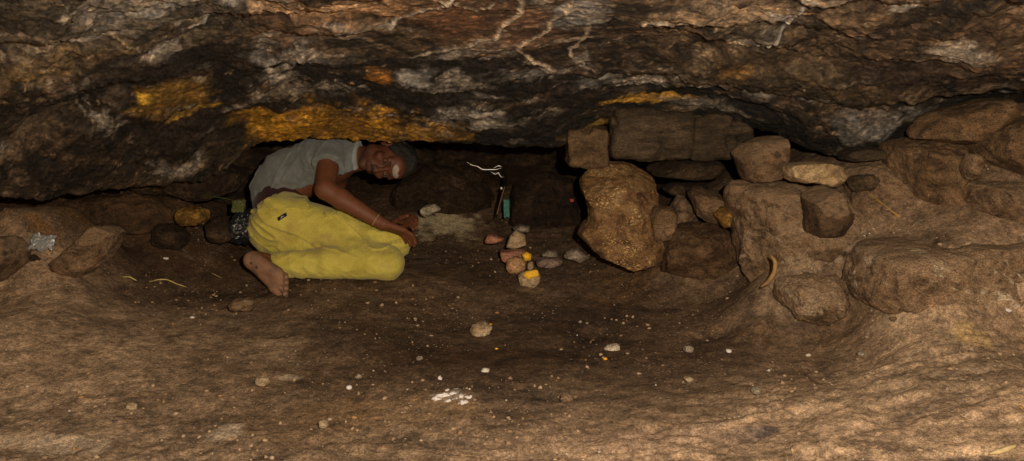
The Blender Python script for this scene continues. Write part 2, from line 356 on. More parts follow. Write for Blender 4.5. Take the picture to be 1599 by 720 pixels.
# grey crusts
for k, (a, b, w, h, rt) in enumerate([(440, 85, 60, 12, 0), (460, 135, 75, 12, 0), (640, 118, 28, 12, 0), (700, 128, 48, 11, 0), (765, 153, 26, 5, 0), (730, 185, 60, 14, 0), (820, 118, 70, 7, 0),
                                   (745, 80, 60, 14, 0), (920, 135, 28, 13, 0), (1170, 58, 44, 12, .5), (1225, 24, 24, 14, 0), (1000, 130, 60, 8, 0), (1370, 200, 60, 14, 0), (1285, 160, 40, 8, 0), (1180, 148, 22, 6, 0), (1500, 75, 60, 16, 0), (1540, 135, 50, 6, 0), (1110, 165, 60, 5, 0), (250, 20, 120, 14, 0), (160, 55, 70, 6, 0), (900, 30, 40, 18, 0)]):
    rpatch(a, b, w, h, (.44, .40, .35) if k % 2 else (.36, .35, .34), .62, 40 + k, .8, 2.3, rt, .002)
# mineral veins
def vein(pts, w, col=(.55, .45, .34)):
    w = w * .6
    global C, Z
    Q = np.array([roof_hit(a, b)[:2] for a, b in pts]); dm = np.full(x.shape, 9.)
    # refine polyline
    T = np.linspace(0, 1, 9)[:-1]; R = np.concatenate([Q[i] * (1 - T[:, None]) + Q[i + 1] * T[:, None] for i in range(len(Q) - 1)] + [Q[-1:]])
    R = R + .012 * np.stack([vn2(R[:, 0] * 20, R[:, 1] * 20, 5), vn2(R[:, 0] * 20, R[:, 1] * 20, 6)], 1)
    lo = R.min(0) - .1; hi = R.max(0) + .1; m = (x > lo[0]) & (x < hi[0]) & (y > lo[1]) & (y < hi[1]); xm = x[m]; ym = y[m]; dd = np.full(xm.shape, 9.)
    for i in range(len(R) - 1):
        a, b = R[i], R[i + 1]; ab = b - a; t = np.clip(((xm - a[0]) * ab[0] + (ym - a[1]) * ab[1]) / (ab @ ab + 1e-9), 0, 1)
        dd = np.minimum(dd, np.hypot(xm - a[0] - t * ab[0], (ym - a[1] - t * ab[1]) * .8))
    dm[m] = dd; mk = sst(w * 1.2, w * .35, dm + w * .6 * fbm2(x * 30, y * 30, 8, 3)); C = lerp(C, A(*col) * (1 + .5 * nf[..., None]), .92 * mk); Z = Z - .006 * mk
vein([(615, 48), (625, 30), (655, 22), (690, 8), (712, -8)], .012, (.42, .38, .33)); vein([(770, 62), (786, 45), (812, 28), (816, 10), (806, -8)], .013)
vein([(862, 106), (830, 97), (812, 85), (816, 75), (845, 60), (870, 35), (898, 10)], .012); vein([(925, 38), (918, 55), (900, 75), (892, 95)], .011)
vein([(640, 90), (700, 82), (730, 78), (775, 62)], .010, (.4, .34, .27)); vein([(280, 50), (310, 45), (350, 30), (400, 25)], .008, (.4, .37, .34)); vein([(140, 45), (200, 65), (230, 78)], .006, (.45, .36, .24))
vein([(1000, 30), (1040, 22), (1075, 30), (1100, 20)], .008, (.42, .36, .28)); vein([(1180, 70), (1215, 50), (1245, 20), (1260, 5)], .010, (.42, .40, .37)); vein([(690, 0), (745, 20), (770, 10)], .008, (.4, .33, .25))
vein([(1140, 200), (1160, 212), (1178, 225)], .008, (.5, .36, .24))
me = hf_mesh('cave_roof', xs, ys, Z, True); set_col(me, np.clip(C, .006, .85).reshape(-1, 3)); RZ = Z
def roofmat():
    m, nt, b = newmat('roof_rock'); at = nt.nodes.new('ShaderNodeAttribute'); at.attribute_name = 'Col'
    v = vecmap(nt, 1, 1.7, 1.3, .1)
    n1 = noise(nt, v, 16, 9, .7, .8); n2 = noise(nt, v, 60, 6, .72, .3); n3 = noise(nt, v, 260, 4, .7)
    c = mixc(nt, at.outputs['Color'], ramp(nt, n1, [(.34, (.36, .34, .32)), (.5, (1, 1, 1)), (.66, (2.0, 1.85, 1.6))]), .9, 'MULTIPLY')
    c = mixc(nt, c, ramp(nt, n2, [(.36, (.35, .35, .35)), (.5, (1, 1, 1)), (.66, (2.1, 1.95, 1.7))]), .9, 'MULTIPLY')
    c = mixc(nt, c, ramp(nt, n3, [(.3, (.65, .65, .65)), (.7, (1.4, 1.4, 1.4))]), .7, 'MULTIPLY')
    put(nt, b.inputs['Base Color'], c)
    put(nt, b.inputs['Roughness'], ramp(nt, n2, [(.3, (.26, .26, .26)), (.7, (.7, .7, .7))])); b.inputs['Specular IOR Level'].default_value = .4
    h = bumpn(nt, n1, .9, .03); h = bumpn(nt, n2, .9, .011, h); h = bumpn(nt, n3, .8, .003, h)
    put(nt, b.inputs['Normal'], h); return m
M_roof = roofmat()
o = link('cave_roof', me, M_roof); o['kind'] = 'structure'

# --- back wall closing the hollow
plan = np.array([(-5.2, -3), (-4.3, 0), (-3.5, 1.8), (-2.75, 3.0), (-2.0, 3.75), (-1.2, 4.3), (-.3, 4.75), (.5, 4.7), (1.2, 4.3), (1.9, 3.7), (2.7, 3.1), (3.5, 1.8), (4.3, 0), (5.2, -3)])
tt = np.arange(len(plan)); u = np.linspace(0, len(plan) - 1, 900)
cx = np.interp(u, tt, plan[:, 0]); cy = np.interp(u, tt, plan[:, 1])
ker = np.ones(41) / 41; cx = np.convolve(np.pad(cx, 20, 'edge'), ker, 'valid'); cy = np.convolve(np.pad(cy, 20, 'edge'), ker, 'valid')
vv = np.linspace(-.3, 2.6, 260); U, Vv = np.meshgrid(np.arange(900), vv, indexing='ij')
nx_ = -np.gradient(cy); ny_ = np.gradient(cx); L = np.hypot(nx_, ny_); nx_ /= L; ny_ /= L
bx = cx[:, None] + 0 * Vv; by = cy[:, None] + 0 * Vv
dsp = .16 * fbm3(bx * 2.2, by * 2.2, Vv * 4.5, 81, 6, .55) + .08 * np.abs(fbm3(bx * 6, by * 6, Vv * 12, 82, 4)) 
WX = bx - nx_[:, None] * dsp; WY = by - ny_[:, None] * dsp
V = np.stack([WX.ravel(), WY.ravel(), Vv.ravel()], 1); i = (np.arange(899)[:, None] * 260 + np.arange(259)[None, :]).ravel()
me = np_mesh('cave_wall', V, np.stack([i, i + 1, i + 261, i + 260], 1))
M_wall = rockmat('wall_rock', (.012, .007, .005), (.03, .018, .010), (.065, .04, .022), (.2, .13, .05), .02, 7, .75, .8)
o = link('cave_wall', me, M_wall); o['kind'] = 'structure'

# ------------------------------------------------------------------ rocks
_ico = {}
def ico(n):
    if n not in _ico:
        import bmesh
        bm = bmesh.new(); bmesh.ops.create_icosphere(bm, subdivisions=n, radius=1)
        V = np.array([v.co[:] for v in bm.verts]); Fq = np.array([[v.index for v in f.verts] for f in bm.faces]); bm.free(); _ico[n] = (V, Fq)
    return _ico[n]
def rock(name, label, cat, poly, Y, depth, mat, seed=0, p=2.8, rough=.06, fac=5, sub=5, lean=0, group=None, cen=None, yaw=0, parent=None, fine=1.0):
    """a stone with its own outline, distance and thickness; poly = outline measured in the picture"""
    W = np.array([P(a, b, Y) for a, b in poly]); c = W.mean(0) if cen is None else P(*cen, Y)
    th = np.arctan2(W[:, 2] - c[2], W[:, 0] - c[0]); r = np.hypot(W[:, 2] - c[2], W[:, 0] - c[0])
    # densify outline so straight edges stay straight
    T = np.linspace(0, 1, 13)[:-1]; n = len(W); D = np.concatenate([W[i] * (1 - T[:, None]) + W[(i + 1) % n] * T[:, None] for i in range(n)])
    th = np.arctan2(D[:, 2] - c[2], D[:, 0] - c[0]); r = np.hypot(D[:, 2] - c[2], D[:, 0] - c[0])
    k = np.argsort(th); th = th[k]; r = r[k]; g = np.linspace(-math.pi, math.pi, 361); rr = np.interp(g, np.concatenate([th - 2 * math.pi, th, th + 2 * math.pi]), np.tile(r, 3))
    kk = np.ones(9) / 9; rr = np.convolve(np.pad(rr[:-1], 4, 'wrap'), kk, 'valid'); rr = np.append(rr, rr[0])
    V, Fq = ico(sub); d = V; t = np.arctan2(d[:, 2], d[:, 0]); rho = np.hypot(d[:, 0], d[:, 2]) + 1e-9
    R = np.interp(t, g, rr); s = 1 / (rho ** p + np.abs(d[:, 1]) ** p) ** (1 / p)
    Q = np.stack([rho * s * R * np.cos(t), d[:, 1] * s * depth, rho * s * R * np.sin(t)], 1)
    size = float(np.mean(r)); rg = np.random.default_rng(seed + 1000)
    f = 1 / size; q = Q * f + seed * 3.7
    N = d / np.linalg.norm(d, axis=1)[:, None]
    Q = Q + N * (size * rough * 2.4 * fbm3(q[:, 0] * 1.3, q[:, 1] * 1.3, q[:, 2] * 1.3, seed, 3, .5))[:, None]
    cuts = fac + (9 if sub >= 5 else 2)
    for j in range(cuts):   # broken planes on the faces
        nrm = rg.normal(size=3); nrm[1] = -abs(nrm[1]) * (1.3 if j % 3 else .4); nrm[0] *= .8; nrm[2] *= .8; nrm /= np.linalg.norm(nrm)
        wob = size * .035 * fbm3(q[:, 0] * 4, q[:, 1] * 4, q[:, 2] * 4, seed + j, 3)
        pr = Q @ nrm; mx = pr.max(); lim = mx * (rg.uniform(.74, .9) if j < fac else rg.uniform(.84, .96)); over = np.clip(pr - lim + wob, 0, None); Q = Q - nrm * (over * .93)[:, None]
    dd = size * rough * (.75 * fbm3(q[:, 0] * 5, q[:, 1] * 5, q[:, 2] * 7, seed, 5, .62) - .7 * sst(.25, .5, fbm3(q[:, 0] * 4, q[:, 1] * 4, q[:, 2] * 4, seed + 5, 4, .6)) + fine * .35 * fbm3(q[:, 0] * 22, q[:, 1] * 22, q[:, 2] * 22, seed + 9, 3, .6))
    Q = Q + N * dd[:, None]
    if lean or yaw: Q = Q @ np.array((Matrix.Rotation(lean, 3, 'X') @ Matrix.Rotation(yaw, 3, 'Z')))
    me = np_mesh(name, Q, Fq); o = link(name, me, mat, parent); o.location = c
    if cat: tag(o, label, cat, group)
    return o
dust = (.20, .135, .08)
M_dusty = rockmat('dusty_stone', (.085, .050, .026), (.15, .093, .05), (.21, .135, .078), (.5, .36, .2), -.02, 7)
M_dusty2 = rockmat('dusty_grey_stone', (.09, .056, .032), (.165, .105, .062), (.25, .165, .10), None, 0, 9)
M_gold = rockmat('rusty_flecked_stone', (.11, .052, .02), (.23, .125, .05), (.33, .21, .10), (.75, .50, .2), .095, 13, .55, .8, spec=.5)
M_block = rockmat('dressed_stone', (.022, .015, .009), (.038, .027, .016), (.055, .039, .024), None, 0, 5, .85, .25, st=(.6, 1, 2.5))
M_pale = rockmat('pale_stone', (.22, .155, .085), (.32, .23, .13), (.40, .30, .18), None, 0, 12, .85, .4)
M_dark = rockmat('dark_stone', (.02, .012, .007), (.042, .026, .014), (.075, .048, .028), (.3, .2, .09), .0, 9)
M_crust = rockmat('crusted_stone', (.085, .052, .028), (.17, .11, .064), (.27, .185, .115), None, 0, 8, stain=(.38, .28, .185), stain_amt=.08)
M_whit = rockmat('chalky_stone', (.13, .083, .047), (.20, .13, .078), (.27, .185, .115), None, 0, 6, stain=(.62, .52, .38), stain_amt=.065)
M_brick = rockmat('brick_red_stone', (.22, .10, .065), (.33, .15, .10), (.42, .22, .15), None, 0, 30, bump=.3)
M_tan = rockmat('tan_stone', (.22, .16, .10), (.33, .25, .16), (.42, .32, .21), None, 0, 30, bump=.3)
M_grey = rockmat('grey_stone', (.12, .10, .08), (.22, .18, .14), (.34, .29, .23), None, 0, 30, bump=.3)
M_ochre = rockmat('ochre_stone', (.09, .05, .015), (.20, .11, .025), (.38, .22, .05), None, 0, 16, bump=.6)
M_yel = simple('yellow_pigment', (.72, .40, .02), .8, var=.3, scale=120, bump=.4)

# right-hand pile
rock('boulder', 'tall upright boulder flecked with golden specks, in the middle of the cave', 'boulder', [(902, 288), (922, 262), (948, 247), (988, 250), (1020, 276), (1030, 330), (1036, 392), (1024, 425), (978, 436), (956, 430), (940, 405), (930, 388), (901, 371), (906, 358), (921, 345), (914, 312)], 2.97, .19, M_gold, 4, 3.4, .05, 11, 6)
rock('boulder', 'massive dusty boulder below the small pale block, right of the gap', 'boulder', [(1140, 300), (1160, 285), (1230, 288), (1300, 300), (1345, 340), (1370, 400), (1350, 460), (1290, 480), (1190, 462), (1168, 440), (1150, 370)], 2.76, .30, M_crust, 8, 2.5, .075, 6, 6)
rock('boulder', 'square-sided dusty boulder with a dark crack down its left side', 'boulder', [(1396, 222), (1430, 215), (1520, 222), (1528, 270), (1510, 310), (1450, 335), (1420, 345), (1405, 335), (1400, 280)], 2.65, .2, M_dusty, 12, 3.6, .06, 5, 6)
rock('rock_slab', 'tilted brown slab wedged under the roof at upper right', 'rock slab', [(1424, 215), (1445, 182), (1480, 168), (1545, 154), (1580, 153), (1584, 168), (1545, 200), (1505, 222), (1460, 224)], 2.56, .14, M_dusty, 15, 3, .035, 4, 5)
rock('boulder', 'smooth dark brown boulder cut by the right edge of the picture, under the roof', 'boulder', [(1528, 215), (1560, 190), (1610, 178), (1680, 185), (1700, 250), (1680, 300), (1600, 288), (1545, 262)], 2.5, .2, M_dusty, 18, 2.6, .05, 4, 6)
rock('boulder', 'rounded boulder with pale flecks, below the smooth one at the right edge', 'boulder', [(1505, 285), (1560, 280), (1640, 290), (1680, 340), (1640, 380), (1560, 375), (1500, 345)], 2.44, .2, M_dusty2, 21, 2.6, .06, 4, 6)
rock('stone', 'small egg-shaped brown stone resting on the square-sided boulder', 'stone', [(1503, 262), (1514, 238), (1527, 240), (1530, 262), (1520, 280), (1507, 281)], 2.42, .05, M_crust, 24, 2.3, .04, 3, 4)
rock('boulder', 'long low boulder streaked with chalky white patches', 'boulder', [(1347, 420), (1358, 392), (1400, 382), (1480, 375), (1560, 368), (1650, 362), (1700, 400), (1680, 470), (1590, 482), (1480, 490), (1400, 494), (1348, 478), (1338, 455)], 2.33, .24, M_whit, 27, 3.2, .05, 6, 6)
rock('stone', 'squat pitted lump half sunk in the soil at the foot of the massive boulder', 'stone', [(1212, 470), (1222, 440), (1260, 428), (1310, 432), (1335, 455), (1325, 485), (1285, 503), (1235, 495)], 2.43, .12, M_crust, 30, 2.3, .11, 4, 6)
rock('stone', 'pale tan oblong block lying on top of the massive boulder', 'stone', [(1226, 262), (1235, 256), (1275, 252), (1312, 258), (1318, 275), (1310, 292), (1290, 290), (1262, 283), (1230, 286)], 2.62, .08, M_pale, 33, 4, .035, 3, 5)
rock('stone', 'dark brown wedge-shaped stone under the pale oblong block', 'stone', [(1258, 365), (1260, 300), (1280, 288), (1305, 296), (1325, 340), (1332, 366), (1300, 374)], 2.50, .1, M_dark if False else rockmat('brown_wedge', (.06, .036, .02), (.10, .062, .035), (.135, .088, .05), None, 0, 11), 36, 3, .05, 4, 5)
rock('stone', 'flat brown block with a stepped edge, left of the pale oblong block', 'stone', [(1148, 240), (1162, 225), (1190, 215), (1222, 213), (1226, 245), (1222, 275), (1195, 282), (1165, 285)], 2.78, .12, M_dusty2, 39, 3.6, .04, 4, 5)
rock('stone', 'thin grey ledge stone just right of the pale oblong block', 'stone', [(1315, 240), (1330, 230), (1395, 230), (1398, 246), (1350, 250), (1318, 252)], 2.8, .1, M_block, 42, 3, .04, 3, 5)
rock('stone', 'small dark pitted stone right of the pale oblong block', 'stone', [(1325, 285), (1335, 276), (1362, 272), (1372, 282), (1360, 296), (1335, 300)], 2.6, .05, rockmat('dark_pitted', (.05, .035, .02), (.10, .07, .04), (.15, .10, .06), None, 0, 14), 45, 2.4, .09, 2, 4)
rock('rock_slab', 'sloping soil-covered slab between the wedge-shaped stone and the square-sided boulder', 'rock slab', [(1325, 262), (1395, 252), (1410, 300), (1420, 350), (1460, 365), (1430, 392), (1350, 385), (1322, 330)], 2.70, .16, M_dusty2, 48, 2.6, .06, 4, 6)
rock('boulder', 'low rounded boulder buried behind the long chalky boulder', 'boulder', [(1420, 350), (1480, 320), (1560, 322), (1650, 345), (1650, 400), (1500, 405), (1430, 395)], 2.55, .2, M_dusty2, 51, 2.4, .07, 4, 6)
# small stones in the gap beside the upright boulder
rock('stone', 'grey-brown triangular stone standing in the dark gap', 'stone', [(1035, 355), (1050, 320), (1062, 302), (1080, 320), (1092, 352), (1060, 362)], 3.18, .09, M_dusty2, 54, 2.6, .05, 3, 5)
rock('stone', 'tilted brown stone leaning into the gap, left of the massive boulder', 'stone', [(1076, 300), (1090, 290), (1128, 305), (1150, 335), (1146, 355), (1115, 350), (1088, 335)], 3.0, .1, M_dusty, 57, 3, .06, 4, 5)
rock('stone', 'rounded tan stone against the right side of the upright boulder', 'stone', [(1012, 340), (1022, 324), (1050, 322), (1058, 335), (1052, 372), (1020, 380)], 2.88, .08, M_dusty, 60, 2.4, .05, 3, 5)
rock('stone', 'small ochre stone at the edge of the gap, touching the massive boulder', 'stone', [(1114, 335), (1130, 322), (1148, 335), (1146, 352), (1130, 356)], 2.86, .05, M_ochre, 63, 2.4, .06, 3, 4)
rock('boulder', 'dusty rubble heap filling the hollow between the two big boulders', 'rubble', [(1030, 360), (1070, 350), (1110, 352), (1150, 362), (1168, 420), (1130, 440), (1060, 440), (1025, 420)], 3.02, .2, rockmat('rubble_brown', (.05, .026, .013), (.095, .055, .028), (.14, .085, .047), (.4, .25, .1), -.02, 8), 66, 2.2, .09, 5, 6)
rock('rock_slab', 'thin flaking ledge slab under the dressed stone beam', 'rock slab', [(1010, 262), (1040, 252), (1110, 250), (1150, 262), (1140, 275), (1080, 278), (1020, 274)], 3.12, .16, M_dark, 69, 3.2, .05, 3, 5)
rock('rock_slab', 'narrow hanging dark ledge above the black gap', 'rock slab', [(1035, 296), (1050, 286), (1100, 284), (1108, 296), (1090, 306), (1050, 306)], 3.3, .12, M_dark, 72, 2.6, .06, 3, 5)

# dressed beam: two long blocks and a short one
def block(name, label, cat, px0, px1, py0, py1, Y, dep, mat, seed, rad=.012, taper=0):
    a = P(px0, py1, Y); b = P(px1, py0, Y); c = (a + b) / 2; hx, hz = (b[0] - a[0]) / 2, (b[2] - a[2]) / 2
    V, Fq = ico(6); m = np.abs(V).max(1)[:, None]; Q = V / m
    Q = np.sign(Q) * np.abs(Q) ** 1.0; Q = Q * np.array([hx, dep, hz])
    lim = np.array([hx, dep, hz]) - rad; core = np.clip(Q, -lim, lim); e = Q - core; n = np.linalg.norm(e, axis=1)[:, None]
    Q = core + np.where(n > rad, e / np.maximum(n, 1e-9) * rad, e)
    if taper: Q[:, 2] -= taper * (Q[:, 0] > 0) * (Q[:, 0] / hx) ** 2 * hz * (Q[:, 2] > 0) * .9
    q = Q * 6 + seed; N = V
    Q = Q + N * (.040 * fbm3(q[:, 0] * .9, q[:, 1] * .9, q[:, 2] * .9, seed, 6, .55) - .022 * sst(.25, .5, fbm3(q[:, 0] * 1.7, q[:, 1] * 1.7, q[:, 2] * 1.7, seed + 3, 4)) + .005 * fbm3(q[:, 0] * 7, q[:, 1] * 7, q[:, 2] * 7, seed, 3))[:, None]
    o = link(name, np_mesh(name, Q, Fq), mat); o.location = c; return tag(o, label, cat)
block('stone_block', 'long dressed stone beam under the roof, above the upright boulder', 'stone block', 948, 1071, 172, 244, 3.1, .16, M_block, 5, .03)
block('stone_block', 'shorter dressed block ending in a rounded shoulder, right of the long beam', 'stone block', 1064, 1166, 176, 248, 3.115, .16, M_block, 9, .03, .8)
block('stone_block', 'small square block at the lip of the black hollow, left of the long beam', 'stone block', 884, 946, 200, 257, 3.13, .14, rockmat('block_brown', (.042, .025, .012), (.07, .044, .022), (.09, .058, .03), None, 0, 8, bump=.3), 13, .015)

# left side
rock('rock_slab', 'pale dusty slab jutting up beside the silver scrap on the left', 'rock slab', [(60, 425), (95, 400), (125, 372), (150, 352), (180, 350), (190, 364), (184, 385), (165, 410), (130, 432)], 2.72, .10, M_dusty2, 75, 2.6, .05, 4, 6)
rock('boulder', 'low lens-shaped rock sunk in the dark left wall', 'boulder', [(38, 292), (60, 272), (105, 262), (150, 262), (175, 275), (140, 295), (80, 302)], 2.85, .16, M_dark, 78, 2.2, .06, 4, 6)
rock('boulder', 'dusty boulder cut by the left edge of the picture', 'boulder', [(-60, 400), (-30, 375), (5, 372), (22, 400), (25, 420), (0, 440), (-60, 440)], 2.55, .15, M_dusty2, 81, 2.4, .06, 4, 5)
rock('boulder', 'broad reddish rock low in the shade behind the jutting slab', 'boulder', [(60, 330), (120, 308), (220, 300), (300, 318), (310, 352), (220, 368), (100, 362)], 3.36, .22, rockmat('reddish_dark', (.035, .02, .011), (.08, .045, .022), (.12, .07, .035), (.4, .22, .05), .0, 8), 84, 2.2, .08, 5, 6)
rock('stone', 'ochre-yellow lump on the ground left of the man', 'stone', [(272, 345), (280, 328), (300, 322), (322, 328), (326, 342), (310, 352), (285, 352)], 3.16, .07, M_ochre, 87, 2.3, .09, 3, 5)
rock('stone', 'small dark brown rock right of the ochre-yellow lump, near the man', 'stone', [(322, 372), (325, 345), (345, 338), (362, 350), (366, 372), (345, 380)], 3.22, .08, M_dark, 90, 2.4, .08, 3, 5)
rock('stone', 'dark slate-coloured stone below the ochre-yellow lump', 'stone', [(238, 378), (245, 352), (262, 350), (285, 358), (300, 375), (285, 388), (255, 388)], 3.17, .07, M_dark, 93, 2.4, .08, 3, 5)
rock('stone', 'dark stone beside the silver scrap, left of the jutting slab', 'stone', [(25, 415), (38, 395), (62, 392), (75, 405), (65, 420), (35, 425)], 2.70, .07, M_dark, 96, 2.4, .08, 3, 5)
rock('rock_slab', 'dark sloping rock hanging behind the ochre patch, left of the man', 'rock slab', [(150, 262), (220, 245), (330, 248), (385, 268), (370, 300), (300, 312), (200, 300)], 3.35, .18, M_dark, 99, 2.4, .07, 5, 6)

# offerings in the middle
rock('stone', 'flat reddish clay shard left of the stacked offering stones', 'shard', [(756, 368), (768, 366), (790, 373), (780, 380), (757, 380)], 3.42, .03, M_brick, 102, 3, .05, 2, 4)
rock('stone', 'rounded tan stone on top of the brick-red piece', 'stone', [(790, 386), (795, 368), (806, 358), (820, 366), (823, 385), (808, 388)], 3.32, .045, M_tan, 105, 2.6, .04, 2, 4)
rock('stone', 'flat greenish-grey stone behind the rounded tan stone', 'stone', [(800, 356), (812, 351), (830, 354), (826, 362), (806, 363)], 3.5, .04, M_grey, 108, 2.6, .04, 2, 4)
rock('stone', 'brick-red squared piece under the rounded tan stone', 'brick', [(780, 392), (820, 390), (822, 408), (800, 412), (783, 406)], 3.24, .05, M_brick, 111, 4, .04, 2, 4)
rock('stone', 'round orange-brown lump in front of the brick-red piece', 'stone', [(789, 420), (792, 405), (806, 400), (822, 406), (825, 420), (808, 428), (795, 427)], 3.14, .045, rockmat('orange_lump', (.24, .13, .06), (.36, .21, .11), (.45, .28, .16), None, 0, 30, bump=.3), 114, 2.3, .05, 1, 4)
rock('stone', 'small stone painted solid yellow', 'stone', [(815, 398), (822, 393), (830, 397), (829, 407), (820, 408)], 3.10, .02, M_yel, 117, 2.4, .05, 1, 4)
rock('stone', 'tiny tan chip beside the round orange-brown lump', 'stone', [(823, 420), (824, 411), (831, 408), (834, 416), (830, 424)], 3.08, .02, M_tan, 120, 2.6, .05, 1, 3)
r_ = thing('stone', tuple(P(827, 448, 3.02)), 'tan pebble with a yellow-pigmented top, foremost of the offering stones', 'stone')
b_ = rock('pebble', None, None, [(808, 432), (816, 424), (838, 420), (844, 432), (843, 444), (830, 451), (812, 446)], 3.02, .04, M_tan, 123, 2.6, .04, 2, 5); adopt(b_, r_)
c_ = rock('pigment', None, None, [(816, 430), (820, 424), (839, 421), (842, 430), (832, 434), (824, 437)], 2.985, .012, M_yel, 124, 2.6, .04, 0, 4); adopt(c_, r_)
rock('stone', 'long flat mauve-grey stone right of the offering stones', 'stone', [(836, 406), (850, 401), (878, 404), (882, 412), (862, 418), (838, 416)], 3.2, .05, rockmat('mauve', (.12, .08, .065), (.19, .13, .11), (.27, .2, .17), None, 0, 30, bump=.3), 126, 2.6, .05, 2, 4)
rock('stone', 'pale-topped grey stone between the long flat stone and the upright boulder', 'stone', [(880, 402), (885, 392), (900, 388), (912, 396), (925, 402), (905, 410)], 3.25, .04, M_grey, 129, 2.4, .07, 2, 4)
rock('stone', 'small greyish stone behind the long flat mauve stone', 'stone', [(845, 398), (856, 390), (870, 394), (872, 401), (852, 404)], 3.32, .03, M_grey, 132, 2.4, .06, 2, 3)
rock('stone', 'rounded tan pebble alone on the dark floor below the offering stones', 'stone', [(732, 518), (738, 507), (758, 503), (769, 511), (764, 525), (742, 530)], 2.6, .04, rockmat('tan_pebble', (.26, .17, .09), (.38, .28, .18), (.5, .4, .28), None, 0, 18, bump=.4), 135, 2.3, .05, 2, 5)
rock('stone', 'small off-white flint chip on the floor right of centre', 'stone', [(940, 548), (948, 540), (964, 537), (972, 545), (962, 554), (946, 553)], 2.42, .025, rockmat('offwhite', (.4, .32, .24), (.6, .5, .4), (.8, .72, .6), None, 0, 40, bump=.4), 138, 2.6, .08, 2, 4)
rock('stone', 'flat dusty stone just below the bare foot', 'stone', [(352, 478), (365, 468), (385, 466), (402, 474), (396, 484), (370, 484)], 2.68, .05, M_dusty2, 141, 2.4, .07, 2, 5)
rock('stone', 'single white crumb-like stone right of the white crumbs', 'stone', [(750, 580), (755, 575), (764, 576), (763, 583), (754, 585)], 2.24, .012, simple('white_chip', (.5, .45, .38)), 144, 2.4, .1, 1, 3)
rock('stone', 'glinting pale stone in the shade behind the clasped hands', 'stone', [(652, 330), (660, 322), (680, 320), (690, 326), (672, 336), (656, 340)], 3.7, .04, rockmat('pale_shade', (.2, .17, .10), (.4, .35, .25), (.6, .55, .42), None, 0, 20, bump=.5, rough=.5), 147, 2.4, .1, 2, 4)
rock('rock_slab', 'sloping earthy rock behind the clasped hands, at the back of the hollow', 'rock slab', [(600, 335), (620, 290), (680, 262), (740, 262), (775, 300), (770, 335), (700, 352), (640, 350)], 4.15, .25, M_dark, 150, 2.2, .09, 5, 6)
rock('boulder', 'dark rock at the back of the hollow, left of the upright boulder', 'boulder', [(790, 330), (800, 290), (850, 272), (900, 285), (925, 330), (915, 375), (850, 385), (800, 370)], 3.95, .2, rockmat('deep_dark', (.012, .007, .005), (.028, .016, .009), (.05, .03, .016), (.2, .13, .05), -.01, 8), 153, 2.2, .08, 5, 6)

# white crumbs
M_white = simple('white_crumb', (.62, .56, .54), .6, var=.12, scale=90, bump=.5)
for k, (a, b, w) in enumerate([(683, 624, 8), (694, 620, 9), (699, 611, 7), (706, 618, 8), (712, 626, 8), (720, 622, 9), (727, 614, 8), (735, 612, 7), (731, 622, 8), (722, 631, 8), (740, 620, 5), (712, 610, 5), (700, 628, 7), (687, 592, 6)]):
    q = ground_hit(a, b + 1); an = np.linspace(0, 2 * math.pi, 8)[:-1] + k
    rock('white_crumb', 'crumb of a small white heap on the floor at bottom centre', 'crumb', [(a + w * (1.0 + .45 * math.sin(k * 2.3)) * (1 + .3 * math.sin(2 * t + k)) * math.cos(t), b + w * (.62 + .3 * math.sin(k * 3.1)) * (1 + .25 * math.sin(3 * t + k * 2)) * math.sin(t)) for t in an], float(q[1]), w / FPX * (1.6 + .8 * math.sin(k * 5)) * .7, M_white, 160 + k, 2.6, .26, 4, 4, group='heap of white crumbs on the cave floor')
# petals
M_pet = simple('petal', (.75, .36, .02), .7)
for k, (a, b) in enumerate([(703, 520), (712, 519), (766, 507), (852, 402), (860, 397), (815, 487), (775, 545), (945, 560)]):
    q = ground_hit(a, b)
    rock('petal', 'tiny yellow-orange petal fleck lying on the dark floor', 'petal', [(a - 4, b), (a, b - 2), (a + 4, b - 1), (a + 3, b + 2), (a - 2, b + 2)], float(q[1]), .006, M_pet, 180 + k, 2.4, .1, 0, 2, group='petal flecks on the cave floor')
# scattered small stones
for k, (a, b, w, col) in enumerate([(258, 405, 6, 'white'), (262, 377, 5, 'grey'), (545, 605, 5, 'white'), (505, 662, 9, 'tan'), (1138, 548, 5, 'white'), (1180, 610, 8, 'grey'), (1345, 552, 7, 'grey'), (1574, 484, 5, 'white'), (300, 496, 4, 'white'), (1395, 498, 6, 'dark'), (410, 595, 12, 'tan'), (885, 622, 11, 'dark'), (560, 588, 6, 'grey'), (1075, 545, 9, 'grey'), (205, 635, 9, 'tan'), (1075, 592, 8, 'tan'), (655, 560, 6, 'grey'), (495, 440, 0, '')]):
    if not w: continue
    q = ground_hit(a, b + w * .4); an = np.linspace(0, 2 * math.pi, 8)[:-1] + k
    lab = {0: 'bright white chip on the bank between the jutting slab and the man', 1: 'small grey pebble at the foot of the dark slate-coloured stone', 2: 'white chip on the floor above and left of the white crumbs', 3: 'tan pebble at the lower edge of the floor, left of centre', 4: 'white pebble on the pale slope right of the flint chip', 5: 'grey pebble on the pale slope near the thin twig', 6: 'grey pebble below the squat pitted lump', 7: 'white pebble on the dusty bank under the long chalky boulder', 8: 'white speck of stone under the yellow straws', 9: 'brown pebble right below the long chalky boulder', 10: 'tan pebble on the left floor between the straws and the bottom edge', 11: 'brown stone in a dent right of the white crumbs', 12: 'grey pebble midway between the knee and the white crumbs', 13: 'dull grey pebble right of the off-white flint chip', 14: 'tan pebble near the bottom left corner', 15: 'tan pebble on the pale slope below the dull grey pebble', 16: 'grey pebble above the white crumbs'}[k]
    rock('pebble', lab, 'pebble', [(a + w * math.cos(t), b + w * .65 * math.sin(t)) for t in an], float(q[1]), w / FPX * 2, {'white': M_white, 'grey': M_grey, 'tan': M_tan, 'dark': M_dusty2}[col], 200 + k, 2.4, .09, 3, 4)
